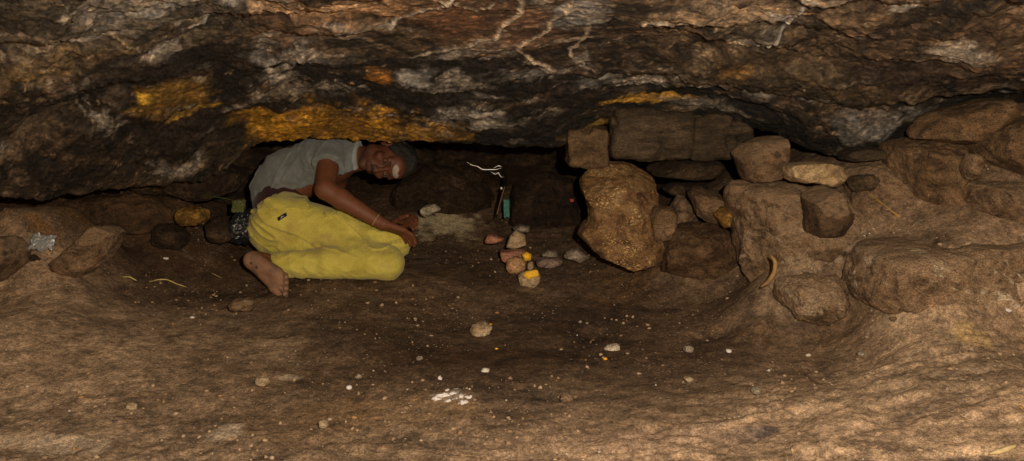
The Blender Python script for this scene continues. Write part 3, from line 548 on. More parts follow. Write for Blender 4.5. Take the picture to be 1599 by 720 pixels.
# loose grit nobody could count
V1, F1 = ico(1); Vs = []; Fs = []; Cs = []; n = 0
pal = np.array([(.35, .24, .14), (.22, .14, .08), (.36, .26, .17), (.5, .42, .33), (.30, .17, .06), (.09, .06, .04), (.30, .2, .13)])
for k in range(19000):
    xx = rng.uniform(-2.1, 2.1); yy = 1.35 + (rng.random() ** 1.35) * 2.4
    if rng.random() > .10 + .9 * (vn2(np.array([xx * 2.3]), np.array([yy * 3.5]), 90)[0] > -.05): continue
    s = .0011 + .0075 * rng.random() ** 13
    zz = gz2(xx, yy) if False else None
    Vs.append((xx, yy, s))
Vs = np.array(Vs); zg = Gfull(Vs[:, 0], Vs[:, 1])
R3 = rng.normal(size=(len(Vs), 12, 3)) * .18
sc3 = rng.uniform(.6, 1.4, size=(len(Vs), 1, 3)); sc3[:, :, 2] *= .7
PV = V1[None, :12 if len(V1) == 12 else len(V1)]
if len(V1) != 12: R3 = rng.normal(size=(len(Vs), len(V1), 3)) * .15
PV = (PV + R3) * Vs[:, 2][:, None, None] * sc3 + np.stack([Vs[:, 0], Vs[:, 1], zg + Vs[:, 2] * .25], 1)[:, None, :]
FF = (F1[None] + (np.arange(len(Vs)) * len(V1))[:, None, None]).reshape(-1, 3)
me = np_mesh('grit', PV.reshape(-1, 3), FF); set_col(me, np.repeat(pal[rng.choice(7, len(Vs), p=[.30, .32, .05, .008, .06, .14, .122])], len(V1), 0))
m_, nt_, b__ = newmat('grit_stone'); at_ = nt_.nodes.new('ShaderNodeAttribute'); at_.attribute_name = 'Col'; nt_.links.new(at_.outputs['Color'], b__.inputs['Base Color']); b__.inputs['Roughness'].default_value = .8
o = link('grit', me, m_, smooth=False); o['kind'] = 'stuff'; tag(o, 'loose grit and crumbs of stone strewn over the cave floor', 'grit')

# ------------------------------------------------------------------ thin things
def tube(name, pts, r, mat, parent=None, taper=True, flat=1.0):
    pts = np.array(pts, float); n = len(pts); T = np.linspace(0, 1, n); U = np.linspace(0, 1, 24)
    # catmull through interp then smooth
    S = np.stack([np.interp(U, T, pts[:, i]) for i in range(3)], 1)
    for _ in range(2): S[1:-1] = (S[:-2] + 2 * S[1:-1] + S[2:]) / 4
    V = []; k = 7
    for i in range(24):
        d = S[min(i + 1, 23)] - S[max(i - 1, 0)]; d /= np.linalg.norm(d); a = np.cross(d, [0, .3, 1]); a /= np.linalg.norm(a); b = np.cross(d, a)
        rr = r * (1 - (.75 * abs(2 * U[i] - 1) ** 3 if taper else 0))
        for j in range(k): V.append(S[i] + rr * (a * math.cos(2 * math.pi * j / k) + flat * b * math.sin(2 * math.pi * j / k)))
    Fq = [[i * k + j, i * k + (j + 1) % k, (i + 1) * k + (j + 1) % k, (i + 1) * k + j] for i in range(23) for j in range(k)]
    return link(name, np_mesh(name, V, Fq), mat, parent)
def onground(lst, lift=.004):
    out = []
    for a, b in lst: q = ground_hit(a, b); out.append((q[0], q[1], float(Gfull(np.array([q[0]]), np.array([q[1]]))[0]) + lift))
    return out
M_straw = simple('straw', (.50, .40, .13), .5, var=.3)
tag(tube('straw', onground([(233, 447), (248, 443), (262, 444), (276, 450), (292, 455)], .007), .003, M_straw), 'longer yellow straw curving on the left bank', 'straw')
tag(tube('straw', onground([(192, 436), (203, 437), (214, 444)], .006), .003, M_straw), 'short yellow straw left of the longer curving one', 'straw')
tag(tube('straw', onground([(330, 432), (340, 436), (347, 440)], .006), .0022, simple('straw_dull', (.3, .22, .08))), 'short dull straw lying between the curving straw and the bare foot', 'straw')
tag(tube('twig', onground([(1256, 584), (1266, 594), (1282, 606)], .008), .0025, simple('twig_bark', (.16, .09, .05))), 'thin brown twig lying on the pale slope', 'twig')
tag(tube('twig', onground([(1545, 712), (1565, 706), (1585, 703)], .008), .006, simple('twig_pale', (.5, .37, .18))), 'short pale stick at the bottom right corner', 'twig')
M_leaf = simple('dry_leaf', (.42, .26, .06), .6, var=.35)
tag(tube('leaf', [P(1362, 305, 2.6), P(1378, 318, 2.56), P(1395, 332, 2.53), P(1412, 345, 2.53)], .008, M_leaf, flat=.2), 'yellow-brown dry leaf strip by the foot of the square-sided boulder', 'leaf')
tag(tube('leaf', [P(1388, 362, 2.5), P(1393, 352, 2.5), P(1404, 345, 2.5)], .005, M_leaf, flat=.2), 'short dry leaf strip curling just below the longer one', 'leaf')
tag(tube('root', [P(1203, 398, 2.40), P(1211, 408, 2.38), P(1210, 425, 2.38), P(1200, 440, 2.4), P(1188, 448, 2.42)], .008, simple('root_bark', (.26, .15, .06))), 'looping orange-brown root on the face of the massive boulder', 'root')

# silver scrap
def crumple(name, px, py, Y, w, h, mat, seed, tilt=.9, parent=None, amp=.25, sub=36, thick=.0015):
    u = np.linspace(-1, 1, sub); U, V_ = np.meshgrid(u, u, indexing='ij')
    edge = 1 + .10 * vn2(np.arctan2(V_, U) * 2 + seed, U * 0, seed)
    n = w * amp * (np.abs(fbm2(U * 1.6 + seed, V_ * 1.6, seed, 4, .6)) * 2 - .4)
    c = P(px, py, Y); Q = np.stack([(U * w * edge), (V_ * h * edge) * math.cos(tilt), (V_ * h * edge) * math.sin(tilt) + n], -1).reshape(-1, 3)
    i = (np.arange(sub - 1)[:, None] * sub + np.arange(sub - 1)[None]).ravel()
    me = np_mesh(name, Q, np.stack([i, i + sub, i + sub + 1, i + 1], 1)); o = link(name, me, mat, parent, smooth=False); o.location = c
    s = o.modifiers.new('thickness', 'SOLIDIFY'); s.thickness = thick
    return o
M_foil = simple('foil', (.5, .52, .52), .3, metal=.6, var=.25, scale=20)
tag(crumple('foil_scrap', 66, 378, 2.66, .045, .032, M_foil, 3), 'crumpled silvery scrap of wrapper beside the jutting slab', 'wrapper')
M_bag = simple('black_plastic', (.012, .014, .016), .18, var=.4, scale=60, bump=.6, spec=.8)
bag = thing('plastic_bag', tuple(P(374, 375, 3.3)), 'crumpled black plastic bag with a green strip, tucked behind the man', 'bag')
bb = rock('bag_body', None, None, [(362, 372), (364, 345), (374, 330), (392, 330), (400, 350), (398, 378), (378, 380)], 3.24, .07, M_bag, 222, 2.2, .22, 3, 5); adopt(bb, bag)
q_ = crumple('green_strip', 372, 322, 3.22, .030, .03, simple('green_leafy', (.07, .08, .022), .5), 5); adopt(q_, bag)
for nm, lab, pp in (('leaf', 'narrow green leaf in the dark left of the man', [P(322, 306, 3.25), P(340, 308, 3.22), P(362, 312, 3.2)]),):
    tag(tube(nm, pp, .009, simple('green_leaf', (.07, .12, .03), .5), flat=.2), lab, 'leaf')

# glinting blade and teal rag leaning in the hollow
M_metal = simple('dark_steel', (.05, .045, .04), .22, metal=.85, var=.3)
M_bright = simple('wet_glint', (.75, .75, .73), .25, metal=.5, var=.2)
M_wood = simple('brown_shaft', (.17, .10, .055), .5)
bl = thing('metal_rod', tuple(P(774, 340, 3.55)), 'dark metal rod with a small glint leaning at the mouth of the black hollow', 'metal rod')
s1 = tube('shaft', [P(774, 341, 3.55), P(780, 318, 3.6), P(788, 290, 3.66), P(790, 276, 3.7), P(784, 266, 3.74)], .009, M_metal); adopt(s1, bl)
s2 = tube('edge_strip', [P(776, 334, 3.535), P(781, 316, 3.58), P(788, 292, 3.64)], .0035, M_wood, None, False); adopt(s2, bl)
V_, F_ = ico(3); g_ = link('glint_bead', np_mesh('glint_bead', V_ * .007, F_), simple('glint_white', (.95, .95, .95), .35, metal=.7, var=.05)); g_.location = P(783, 294, 3.60); adopt(g_, bl)  # white bead added as the highlight on the rod
cr = thing('glint_fringe', tuple(P(760, 265, 3.74)), 'thin jagged white strip modelled as the wet glint along the rim of the black hollow', 'glint strip')  # white tubes added for the light glistening on the wet rim
for lst in ([(729, 254), (738, 258), (746, 260), (752, 264), (760, 266), (768, 264), (774, 266), (782, 262)], [(766, 269), (774, 272), (778, 270), (782, 276), (786, 277)], [(770, 264), (778, 258), (784, 262)]):
    s_ = tube('strip', [P(a, b + (.8 if i % 2 else -.8), 3.72) for i, (a, b) in enumerate(lst)], .0048, M_bright, flat=.5); adopt(s_, cr)
tag(crumple('rag', 791, 326, 3.62, .014, .045, simple('teal_cloth', (.02, .13, .10), .6, var=.4, scale=60), 8, 1.2), 'small teal rag caught beside the leaning metal rod', 'rag')
tag(crumple('rag', 893, 313, 3.72, .010, .007, simple('red_cloth', (.35, .04, .03), .6), 9, 1.2), 'tiny red scrap on the dark rock left of the upright boulder', 'rag')

# ------------------------------------------------------------------ the man
def surface_nets(F, org, h):
    s = F < 0; nx, ny, nz = F.shape
    cnt = np.zeros((nx - 1, ny - 1, nz - 1), np.int8)
    for a in (0, 1):
        for b in (0, 1):
            for c in (0, 1): cnt += s[a:nx - 1 + a, b:ny - 1 + b, c:nz - 1 + c]
    act = (cnt > 0) & (cnt < 8); I = np.argwhere(act); idx = np.full(act.shape, -1, np.int32); idx[act] = np.arange(len(I))
    acc = np.zeros((len(I), 3)); num = np.zeros(len(I))
    corners = [(a, b, c) for a in (0, 1) for b in (0, 1) for c in (0, 1)]
    val = {c: F[I[:, 0] + c[0], I[:, 1] + c[1], I[:, 2] + c[2]] for c in corners}
    for c0 in corners:
        for ax_ in range(3):
            if c0[ax_] == 0:
                c1 = list(c0); c1[ax_] = 1; c1 = tuple(c1); v0, v1 = val[c0], val[c1]; m = (v0 < 0) != (v1 < 0)
                t = v0 / np.where(m, v0 - v1, 1); pos = np.array(c0, float)[None] + np.zeros((len(I), 3)); pos[:, ax_] += t
                acc[m] += pos[m]; num[m] += 1
    V = np.array(org) + h * (I + acc / num[:, None])
    quads = []
    for ax_ in range(3):
        sl0 = [slice(None)] * 3; sl1 = [slice(None)] * 3; sl0[ax_] = slice(0, -1); sl1[ax_] = slice(1, None)
        a = s[tuple(sl0)]; b = s[tuple(sl1)]; E = np.argwhere(a != b)
        o1, o2 = [(1, 2), (2, 0), (0, 1)][ax_]
        E = E[(E[:, o1] > 0) & (E[:, o2] > 0) & (E[:, o1] < F.shape[o1] - 1) & (E[:, o2] < F.shape[o2] - 1)]
        ins = a[E[:, 0], E[:, 1], E[:, 2]]
        def cell(d1, d2):
            q = E.copy(); q[:, o1] -= d1; q[:, o2] -= d2; return idx[q[:, 0], q[:, 1], q[:, 2]]
        Q = np.stack([cell(1, 1), cell(0, 1), cell(0, 0), cell(1, 0)], 1); Q[~ins] = Q[~ins][:, ::-1]; quads.append(Q)
    Q = np.concatenate(quads); Q = Q[(Q >= 0).all(1)]
    return V, Q
class Field:
    def __init__(s, lo, hi, h):
        s.lo = np.array(lo, float); s.h = h; s.n = np.ceil((np.array(hi) - s.lo) / h).astype(int) + 1; s.F = np.full(s.n, .08, np.float32)
        s.ax = [s.lo[i] + h * np.arange(s.n[i]) for i in range(3)]
    def box(s, lo, hi):
        a = np.clip(np.floor((np.array(lo) - s.lo) / s.h).astype(int), 0, s.n); b = np.clip(np.ceil((np.array(hi) - s.lo) / s.h).astype(int) + 1, 0, s.n)
        sl = tuple(slice(a[i], b[i]) for i in range(3)); g = np.meshgrid(*[s.ax[i][sl[i]] for i in range(3)], indexing='ij'); return sl, g
    def blend(s, sl, d, k, sub=False):
        f = s.F[sl]
        if sub: d = -d; hh = np.clip(.5 - .5 * (d - f) / k, 0, 1); hh = 1 - hh; s.F[sl] = (f * (1 - hh) + d * hh + k * hh * (1 - hh))
        else: hh = np.clip(.5 + .5 * (d - f) / k, 0, 1); s.F[sl] = d * (1 - hh) + f * hh - k * hh * (1 - hh)
    def cap(s, a, b, ra, rb, k=.02, sub=False, sq=None):
        a = np.array(a, float); b = np.array(b, float); m = max(ra, rb) + .05; sl, (x, y, z) = s.box(np.minimum(a, b) - m, np.maximum(a, b) + m)
        ab = b - a; px, py, pz = x - a[0], y - a[1], z - a[2]; t = np.clip((px * ab[0] + py * ab[1] + pz * ab[2]) / (ab @ ab + 1e-12), 0, 1)
        d = np.sqrt((px - t * ab[0]) ** 2 + ((py - t * ab[1]) * (sq or 1)) ** 2 + (pz - t * ab[2]) ** 2) - (ra + (rb - ra) * t); s.blend(sl, d, k, sub)
    def ell(s, c, r, R=None, k=.02, sub=False):
        c = np.array(c, float); r = np.array(r, float); R = np.eye(3) if R is None else R; m = r.max() + .05; sl, (x, y, z) = s.box(c - m, c + m)
        q = np.stack([x - c[0], y - c[1], z - c[2]], -1) @ R.T; k0 = np.sqrt(((q / r) ** 2).sum(-1)) + 1e-9; k1 = np.sqrt(((q / r ** 2) ** 2).sum(-1)) + 1e-9
        s.blend(sl, k0 * (k0 - 1) / k1, k, sub)
    def all(s): return np.meshgrid(*s.ax, indexing='ij')
    def mesh(s, name): V, Q = surface_nets(s.F, s.lo, s.h); return V, Q

def nrmz(v): v = np.array(v, float); return v / np.linalg.norm(v)
# joints
pelvis = P(432, 348, 3.27); pelv2 = P(436, 362, 3.18); waist = P(440, 296, 3.33); chest = P(492, 262, 3.33); upch = P(527, 251, 3.30)
sh_r = P(514, 243, 3.19); sh_l = P(524, 280, 3.38); neckb = P(548, 250, 3.27)
elb_r = P(508, 296, 3.00); wri_r = P(598, 350, 2.99)
elb_l = P(522, 345, 3.44); wri_l = P(618, 358, 3.22)
knee_r = P(617, 380, 3.14); knee_l = P(604, 411, 3.02); ank_l = P(428, 412, 2.985); hip_l = P(430, 366, 3.18); hip_r = P(438, 342, 3.16); shin_r = P(500, 402, 3.36)
hc = P(606, 250, 3.20)
hu = nrmz([1, -.05, -.12]); hf = np.array([.05, -1, -.42]); hf = nrmz(hf - hu * (hf @ hu)); hr = np.cross(hf, hu)      # crown, face, his right
HR = np.stack([hr, hf, hu])       # rows: local axes
def H(r, f, u): return hc + hr * r + hf * f + hu * u
lo = P(370, 480, 3.2); lo = np.array([-1.32, 2.72, -.02]); hi = np.array([-.38, 3.62, .74])
B = Field(lo, hi, .0036)
# torso and limbs under the clothes
B.ell(pelvis, (.11, .12, .10)); B.cap(pelvis, waist, .10, .095, .04); B.cap(waist, chest, .095, .105, .04); B.cap(chest, upch, .10, .085, .04)
B.cap(upch, sh_r, .07, .05, .03); B.cap(upch, sh_l, .07, .05, .03)
B.cap(sh_r, elb_r, .050, .041, .02); B.cap(elb_r, elb_r * .72 + wri_r * .28, .041, .042, .012); B.cap(elb_r * .72 + wri_r * .28, wri_r, .041, .025, .012, )
B.cap(sh_l, elb_l, .045, .037, .02); B.cap(elb_l, wri_l, .037, .024, .012)
B.cap(hip_r, knee_r, .085, .055, .03); B.cap(hip_l, knee_l, .085, .055, .03); B.cap(knee_l, ank_l, .05, .033, .02); B.cap(knee_r, shin_r, .05, .04, .02)
# head
B.cap(neckb, H(0, -.02, -.055), .056, .052, .025)
B.ell(H(0, -.018, .028), (.074, .093, .084), HR, .02); B.ell(H(0, .018, -.045), (.056, .066, .070), HR, .02); B.ell(H(0, .062, -.093), (.024, .022, .018), HR, .018)
for s_ in (1, -1):
    B.ell(H(.040 * s_, .056, -.024), (.024, .022, .020), HR, .014); B.ell(H(.048 * s_, .01, -.07), (.02, .032, .022), HR, .02)
B.cap(H(.042, .074, .024), H(-.042, .074, .024), .011, .011, .012); B.ell(H(0, .060, .055), (.052, .032, .036), HR, .02)
for s_ in (1, -1): B.ell(H(.031 * s_, .096, .002), (.019, .017, .014), HR, .010, True)
for s_ in (1, -1): B.ell(H(.031 * s_, .072, .003), (.016, .0135, .0115), HR, .004)
B.cap(H(0, .082, .010), H(0, .102, -.030), .008, .0125, .008); B.ell(H(.012, .093, -.034), (.009, .010, .008), HR, .006); B.ell(H(-.012, .093, -.034), (.009, .010, .008), HR, .006)
B.cap(H(.018, .079, -.057), H(-.018, .079, -.057), .0065, .0065, .006); B.cap(H(.016, .078, -.068), H(-.016, .078, -.068), .0075, .0075, .006); B.cap(H(.02, .092, -.0625), H(-.02, .092, -.0625), .003, .003, .004, True)
for s_ in (1, -1): B.ell(H(.077 * s_, -.008, -.004), (.010, .019, .031), HR, .006); B.ell(H(.086 * s_, .002, 0), (.006, .010, .016), HR, .005, True)
# right hand over the knee: palm, four fingers and a thumb
def hand(w, kn, spread, bend1, bend2, thumb_pts, scl=1.0, k=.004):
    w = np.array(w); kn = np.array(kn); ax_ = nrmz(kn - w); sp_ = nrmz(spread - ax_ * (np.array(spread) @ ax_))
    for j, off in enumerate((-.030, -.010, .010, .029)):
        base = kn + sp_ * off * scl; B.cap(w + sp_ * off * .45, base, .0155 * scl, .0115 * scl, .012)
        L = (.040, .045, .042, .033)[j] * scl; r = (.0095, .0098, .0092, .0082)[j] * scl
        d1 = nrmz(ax_ * math.cos(bend1) + nrmz(HB) * math.sin(bend1)); d2 = nrmz(ax_ * math.cos(bend2) + nrmz(HB) * math.sin(bend2))
        d1 = nrmz(d1 + sp_ * off * 3); a = base + d1 * L; b = a + d2 * L * .62; d3 = nrmz(ax_ * math.cos(bend2 + .35) + nrmz(HB) * math.sin(bend2 + .35)); c = b + d3 * L * .5
        B.cap(base, a, r * 1.05, r, k); B.cap(a, b, r, r * .93, .002); B.cap(b, c, r * .93, r * .8, .002)
    a, b, c = [np.array(q) for q in thumb_pts]; B.cap(a, b, .014, .0115, .008); B.cap(b, c, .0112, .009, .003)
HB = np.array([.15, .35, -1.0])
hand(wri_r, P(626, 361, 3.03), np.array([.55, -.75, .3]) * -1, .35, 1.15, (P(607, 352, 3.0), P(619, 345, 3.06), P(628, 348, 3.10)))
HB = np.array([.2, -.6, -.6])
hand(wri_l, P(636, 347, 3.17), np.array([.2, .8, .45]), .15, .9, (P(622, 352, 3.2), P(626, 340, 3.17), P(636, 337, 3.15)), .95)
# left foot, sole turned to the viewer
fc = P(389, 405, 2.915); ftp = P(446, 448, 2.865); fa = nrmz(ftp - fc); fcv = np.array([.1, 1, .12]); fcv = nrmz(fcv - fa * (fcv @ fa)); fb = np.cross(fa, fcv)
if fb[2] > 0: fb = -fb
def Fp(a, b, c): return fc + fa * (a * 1.06 - .02) + fb * b * 1.3 + fcv * (c - .02)
FR = np.stack([fa, fb, fcv])
B.ell(Fp(.028, 0, .032), (.035, .031, .034), FR, .02); B.cap(Fp(.03, -.004, .03), Fp(.14, -.016, .028), .031, .027, .02); B.cap(Fp(.03, .006, .036), Fp(.155, .024, .030), .029, .025, .02)
B.ell(Fp(.165, .002, .024), (.032, .052, .021), FR, .015); B.ell(Fp(.168, .028, .016), (.022, .018, .016), FR, .01)
B.cap(Fp(.06, 0, .07), Fp(.15, .008, .036), .030, .020, .02); B.cap(Fp(.04, 0, .065), ank_l, .034, .035, .02)
B.cap(Fp(.185, .034, .020), Fp(.226, .037, .010), .0145, .0165, .006)
for b0, e, r in ((.012, .222, .0112), (-.005, .214, .0105), (-.021, .204, .0100), (-.036, .193, .0098)):
    B.cap(Fp(.178, b0 * .95, .020), Fp(e - .008, b0 * 1.05, .016), r * .95, r * .9, .004); B.ell(Fp(e + .001, b0 * 1.05, .002), (r * 1.1, r * 1.02, r * 1.1), FR, .002)
V, Q = surface_nets(B.F, B.lo, B.h)
def skinmat():
    m, nt, b = newmat('skin'); at = nt.nodes.new('ShaderNodeAttribute'); at.attribute_name = 'Col'; v = vecmap(nt)
    n = noise(nt, v, 60, 5); c = mixc(nt, at.outputs['Color'], ramp(nt, n, [(.3, (.8, .78, .76)), (.7, (1.2, 1.2, 1.2))]), .8, 'MULTIPLY')
    put(nt, b.inputs['Base Color'], c); b.inputs['Roughness'].default_value = .6; b.inputs['Specular IOR Level'].default_value = .3; b.inputs['Subsurface Weight'].default_value = .1; b.inputs['Subsurface Radius'].default_value = (.012, .005, .003)
    b.inputs['Subsurface Scale'].default_value = .5
    put(nt, b.inputs['Normal'], bumpn(nt, noise(nt, v, 350, 3), .25, .002)); return m
Cs = np.tile(A(.125, .046, .021), (len(V), 1))
L_ = (V - hc) @ HR.T   # local head coords
face = (np.linalg.norm(L_, axis=1) < .13)
nz = fbm3(V[:, 0] * 60, V[:, 1] * 60, V[:, 2] * 60, 5, 3)
Cs = lerp(Cs, A(.075, .026, .014), .85 * face)  # shade on the face painted in as darker skin
# ash smeared across the forehead, lips, brows, beard shadow
Cs = lerp(Cs, A(.40, .36, .33), .6 * sst(1.15, .8, np.sqrt(((L_[:, 0] + .002) / .032) ** 2 + ((L_[:, 2] - .054) / .014) ** 2) + .45 * nz) * (L_[:, 1] > .03) * face)
Cs = lerp(Cs, A(.09, .03, .024), .75 * sst(1.2, .8, np.sqrt((L_[:, 0] / .024) ** 2 + ((L_[:, 2] + .063) / .0105) ** 2)) * (L_[:, 1] > .05) * face)
Cs = lerp(Cs, A(.04, .022, .016), .45 * sst(-.045, -.075, L_[:, 2] + .01 * nz) * (L_[:, 1] > .02) * face)
# dusty sole
fl = (V - fc) @ FR.T;  isf = (np.abs(fl[:, 0] - .1) < .17) & (np.abs(fl[:, 1]) < .07) & (np.abs(fl[:, 2]) < .06)
sole = isf * sst(.03, .0, fl[:, 2] - 0.0)
Cs = lerp(Cs, A(.22, .12, .072), sole); Cs = lerp(Cs, A(.13, .08, .055), .7 * sole * sst(-.05, .3, fbm3(V[:, 0] * 25, V[:, 1] * 25, V[:, 2] * 25, 6, 4)))
for sa, sb in ((.055, -.004), (.028, -.006)): Cs = lerp(Cs, A(.03, .015, .01), .9 * sst(.008, .004, np.hypot(fl[:, 0] - sa, fl[:, 1] - sb)) * (isf & (fl[:, 2] < .02)))
man = thing('person', tuple(P(500, 440, 3.1)), 'man in grey T-shirt and yellow trousers curled up under the rock, clasping his knee', 'person')
me = np_mesh('body', V, Q); set_col(me, Cs); body = link('body', me, skinmat()); adopt(body, man)

# trousers
T = Field(lo, hi, .0045)
T.ell(pelvis + np.array([.0, 0, -.004]), (.118, .135, .128), None, .03); T.ell(P(442, 322, 3.26), (.105, .12, .085), None, .04)
T.ell(P(425, 362, 3.22), (.095, .11, .085), None, .03)
T.cap(hip_r, hip_r * .5 + knee_r * .5, .108, .092, .035); T.cap(hip_r * .5 + knee_r * .5, knee_r, .090, .066, .02)
T.cap(hip_l, knee_l, .095, .070, .03); T.cap(knee_l, knee_l * .5 + ank_l * .5, .070, .064, .02); T.cap(knee_l * .5 + ank_l * .5, P(437, 413, 2.985), .064, .056, .02)
T.cap(knee_r, shin_r, .066, .06, .02)
x_, y_, z_ = T.all()
# cuff cut, waistband cut
cuff_n = nrmz(P(400, 398, 2.98) - P(470, 432, 2.98)); 
ca = P(425, 405, 2.97); cb = P(455, 441, 2.97); cdir = nrmz(cb - ca); cn = np.array([-cdir[2], 0, cdir[0]]); cn = cn if cn[0] < 0 else -cn
cutd = (x_ - ca[0]) * cn[0] + (z_ - ca[2]) * cn[2]
mask = (y_ < 3.09) & (z_ < P(430, 391, 3.0)[2])
T.F = np.where(mask, np.maximum(T.F, cutd), T.F)
wa = P(393, 336, 3.3); wb = P(446, 297, 3.22); wc = P(500, 292, 3.15)
wdir = nrmz(wb - wa); wn = np.array([-wdir[2], 0, wdir[0]]); wn = wn if wn[2] > 0 else -wn
T.F = np.maximum(T.F, (x_ - wb[0]) * wn[0] * 1.0 + (z_ - wb[2]) * wn[2] - .0)
T.F = np.maximum(T.F, np.where(x_ > wb[0] - .2, z_ - (wb[2] + .012), -1))
# folds: radiating from hip crease and behind the knees
band = np.abs(T.F) < .03; xb, yb, zb = x_[band], y_[band], z_[band]
hk = knee_l - hip_l; hk /= np.linalg.norm(hk); al = (xb - hip_l[0]) * hk[0] + (yb - hip_l[1]) * hk[1] + (zb - hip_l[2]) * hk[2]
w1 = 1 - np.abs(vn3(xb * 9 + .8 * zb * 20, yb * 9, zb * 26 - xb * 9, 401)) * 2; w2 = 1 - np.abs(vn3(xb * 22 + zb * 22, yb * 14, zb * 34 - xb * 14, 402)) * 2
shz = sst(P(0, 384, 3)[2] + .02, P(0, 392, 3)[2] - .01, zb)
ac = zb + .45 * (xb - hip_l[0])
w3 = 1 - np.abs(vn3(al * 5, ac * 30 + 2 * vn3(xb * 5, yb * 5, zb * 5, 7), yb * 5, 403)) * 2.4
fold = .0022 * np.clip(w1, -.5, 1) + .0018 * np.clip(w2, -.4, 1) + .014 * np.clip(w3, 0, 1) ** 2.5 * (1 - .75 * shz)
kx = sst(-.80, -.9, xb) ; shinw = sst(P(0, 392, 3)[2] + .02, P(0, 392, 3)[2] - .03, zb)
rings = .0032 * np.sin((xb + .35 * zb) * 95 + 4 * vn3(xb * 8, yb * 8, zb * 8, 44)) * shinw * sst(-.72, -.92, xb)
T.F[band] += -(fold + rings) + .002
V, Q = surface_nets(T.F, T.lo, T.h); me = np_mesh('trousers', V, Q)
HF = np.where(mask, np.maximum(T.F - .004, np.abs(cutd + .011) - .010), .05); VH, QH = surface_nets(HF, T.lo, T.h)
def clothmat(name, c, c2, sc_=300, rough=.85, stain=None):
    m, nt, b = newmat(name); v = vecmap(nt); n = noise(nt, v, 14, 6, .6, .4); n2 = noise(nt, v, sc_, 3)
    col = ramp(nt, n, [(.32, c2), (.62, c)]); col = mixc(nt, col, ramp(nt, n2, [(.3, (.8, .8, .8)), (.7, (1.15, 1.15, 1.15))]), .7, 'MULTIPLY')
    if stain: col = mixc(nt, col, stain, ramp(nt, noise(nt, v, 6, 6, .65), [(.56, (0, 0, 0)), (.72, (.65, .65, .65))]))
    put(nt, b.inputs['Base Color'], col); b.inputs['Roughness'].default_value = rough; b.inputs['Specular IOR Level'].default_value = .15
    b.inputs['Sheen Weight'].default_value = .15
    h = bumpn(nt, noise(nt, v, 38, 4, .6, 1.0), .55, .010); h = bumpn(nt, n2, .4, .002, h); put(nt, b.inputs['Normal'], h); return m
tr = link('trousers', me, clothmat('yellow_cloth', (.50, .43, .09), (.38, .315, .055), stain=(.30, .20, .075))); adopt(tr, man)
hem = link('trouser_hem', np_mesh('trouser_hem', VH, QH), tr.data.materials[0]); adopt(hem, man)
# label on the hip pocket
lc = P(440, 339, 3.2)
dg = bpy.context.evaluated_depsgraph_get(); dg.update()
def cast(px, py):
    o_ = Vector((0, 0, CAMZ)); d = (Vector(P(px, py, 3.0)) - o_).normalized(); ok, loc, nor, *_ = tr.ray_cast(tr.matrix_world.inverted() @ o_, d); return (tr.matrix_world @ loc if ok else Vector(P(px, py, 3.1))), (nor if ok else Vector((0, -1, 0)))
bpy.context.view_layer.update()
cor = [cast(a, b) for a, b in ((434, 345), (432.5, 340), (446.5, 331.5), (448, 336.5))]
nn = (cor[0][1] + cor[2][1]).normalized(); Vv_ = [tuple(c[0] + nn * .010) for c in cor] + [tuple(c[0] - nn * .002) for c in cor]
lb = link('trouser_label', np_mesh('trouser_label', Vv_, [[0, 1, 2, 3], [7, 6, 5, 4], [0, 4, 5, 1], [1, 5, 6, 2], [2, 6, 7, 3], [3, 7, 4, 0]]), simple('label_black', (.012, .012, .02), .5), smooth=False); adopt(lb, tr) if False else adopt(lb, man)
# pale embroidered mark on the label
cen = sum((c[0] for c in cor), Vector()) / 4 + nn * .0115; ex = (cor[3][0] - cor[0][0]).normalized(); ey = nn.cross(ex)
mk = [cen + ex * a + ey * b for a, b in ((-.009, -.003), (-.002, .0035), (.009, -.001), (.003, -.001), (-.001, .001), (-.005, -.003))]
lm = link('label_mark', np_mesh('label_mark', [tuple(q) for q in mk] + [tuple(q - nn * .001) for q in mk], [[0, 1, 2, 3], [0, 3, 4, 5], [6, 9, 8, 7], [6, 11, 10, 9]]), simple('thread_grey', (.3, .3, .32)), smooth=False); adopt(lm, man)

# maroon waistband between shirt and trousers
U_ = Field(lo, hi, .006); U_.ell(P(440, 318, 3.29), (.118, .125, .10), None, .03); U_.cap(P(436, 322, 3.29), P(440, 300, 3.31), .108, .105, .03)
V, Q = surface_nets(U_.F, U_.lo, U_.h); ub = link('underwear', np_mesh('underwear', V, Q), clothmat('maroon_cloth', (.035, .010, .012), (.018, .007, .008))); adopt(ub, man)

# shirt
S = Field(lo, hi, .0042)
S.cap(P(432, 300, 3.32), P(450, 276, 3.33), .112, .118, .03); S.cap(P(450, 276, 3.33), chest, .118, .125, .03); S.cap(chest, P(528, 252, 3.29), .122, .108, .03)
S.cap(P(528, 250, 3.28), P(546, 250, 3.27), .105, .085, .03)
S.ell(P(505, 246, 3.25), (.10, .085, .095), None, .03); S.cap(P(520, 250, 3.28), sh_l, .085, .062, .03)
S.ell(P(536, 268, 3.24), (.062, .07, .075), None, .03)
S.cap(sh_r, sh_r * .62 + elb_r * .38, .066, .066, .016)
x_, y_, z_ = S.all()
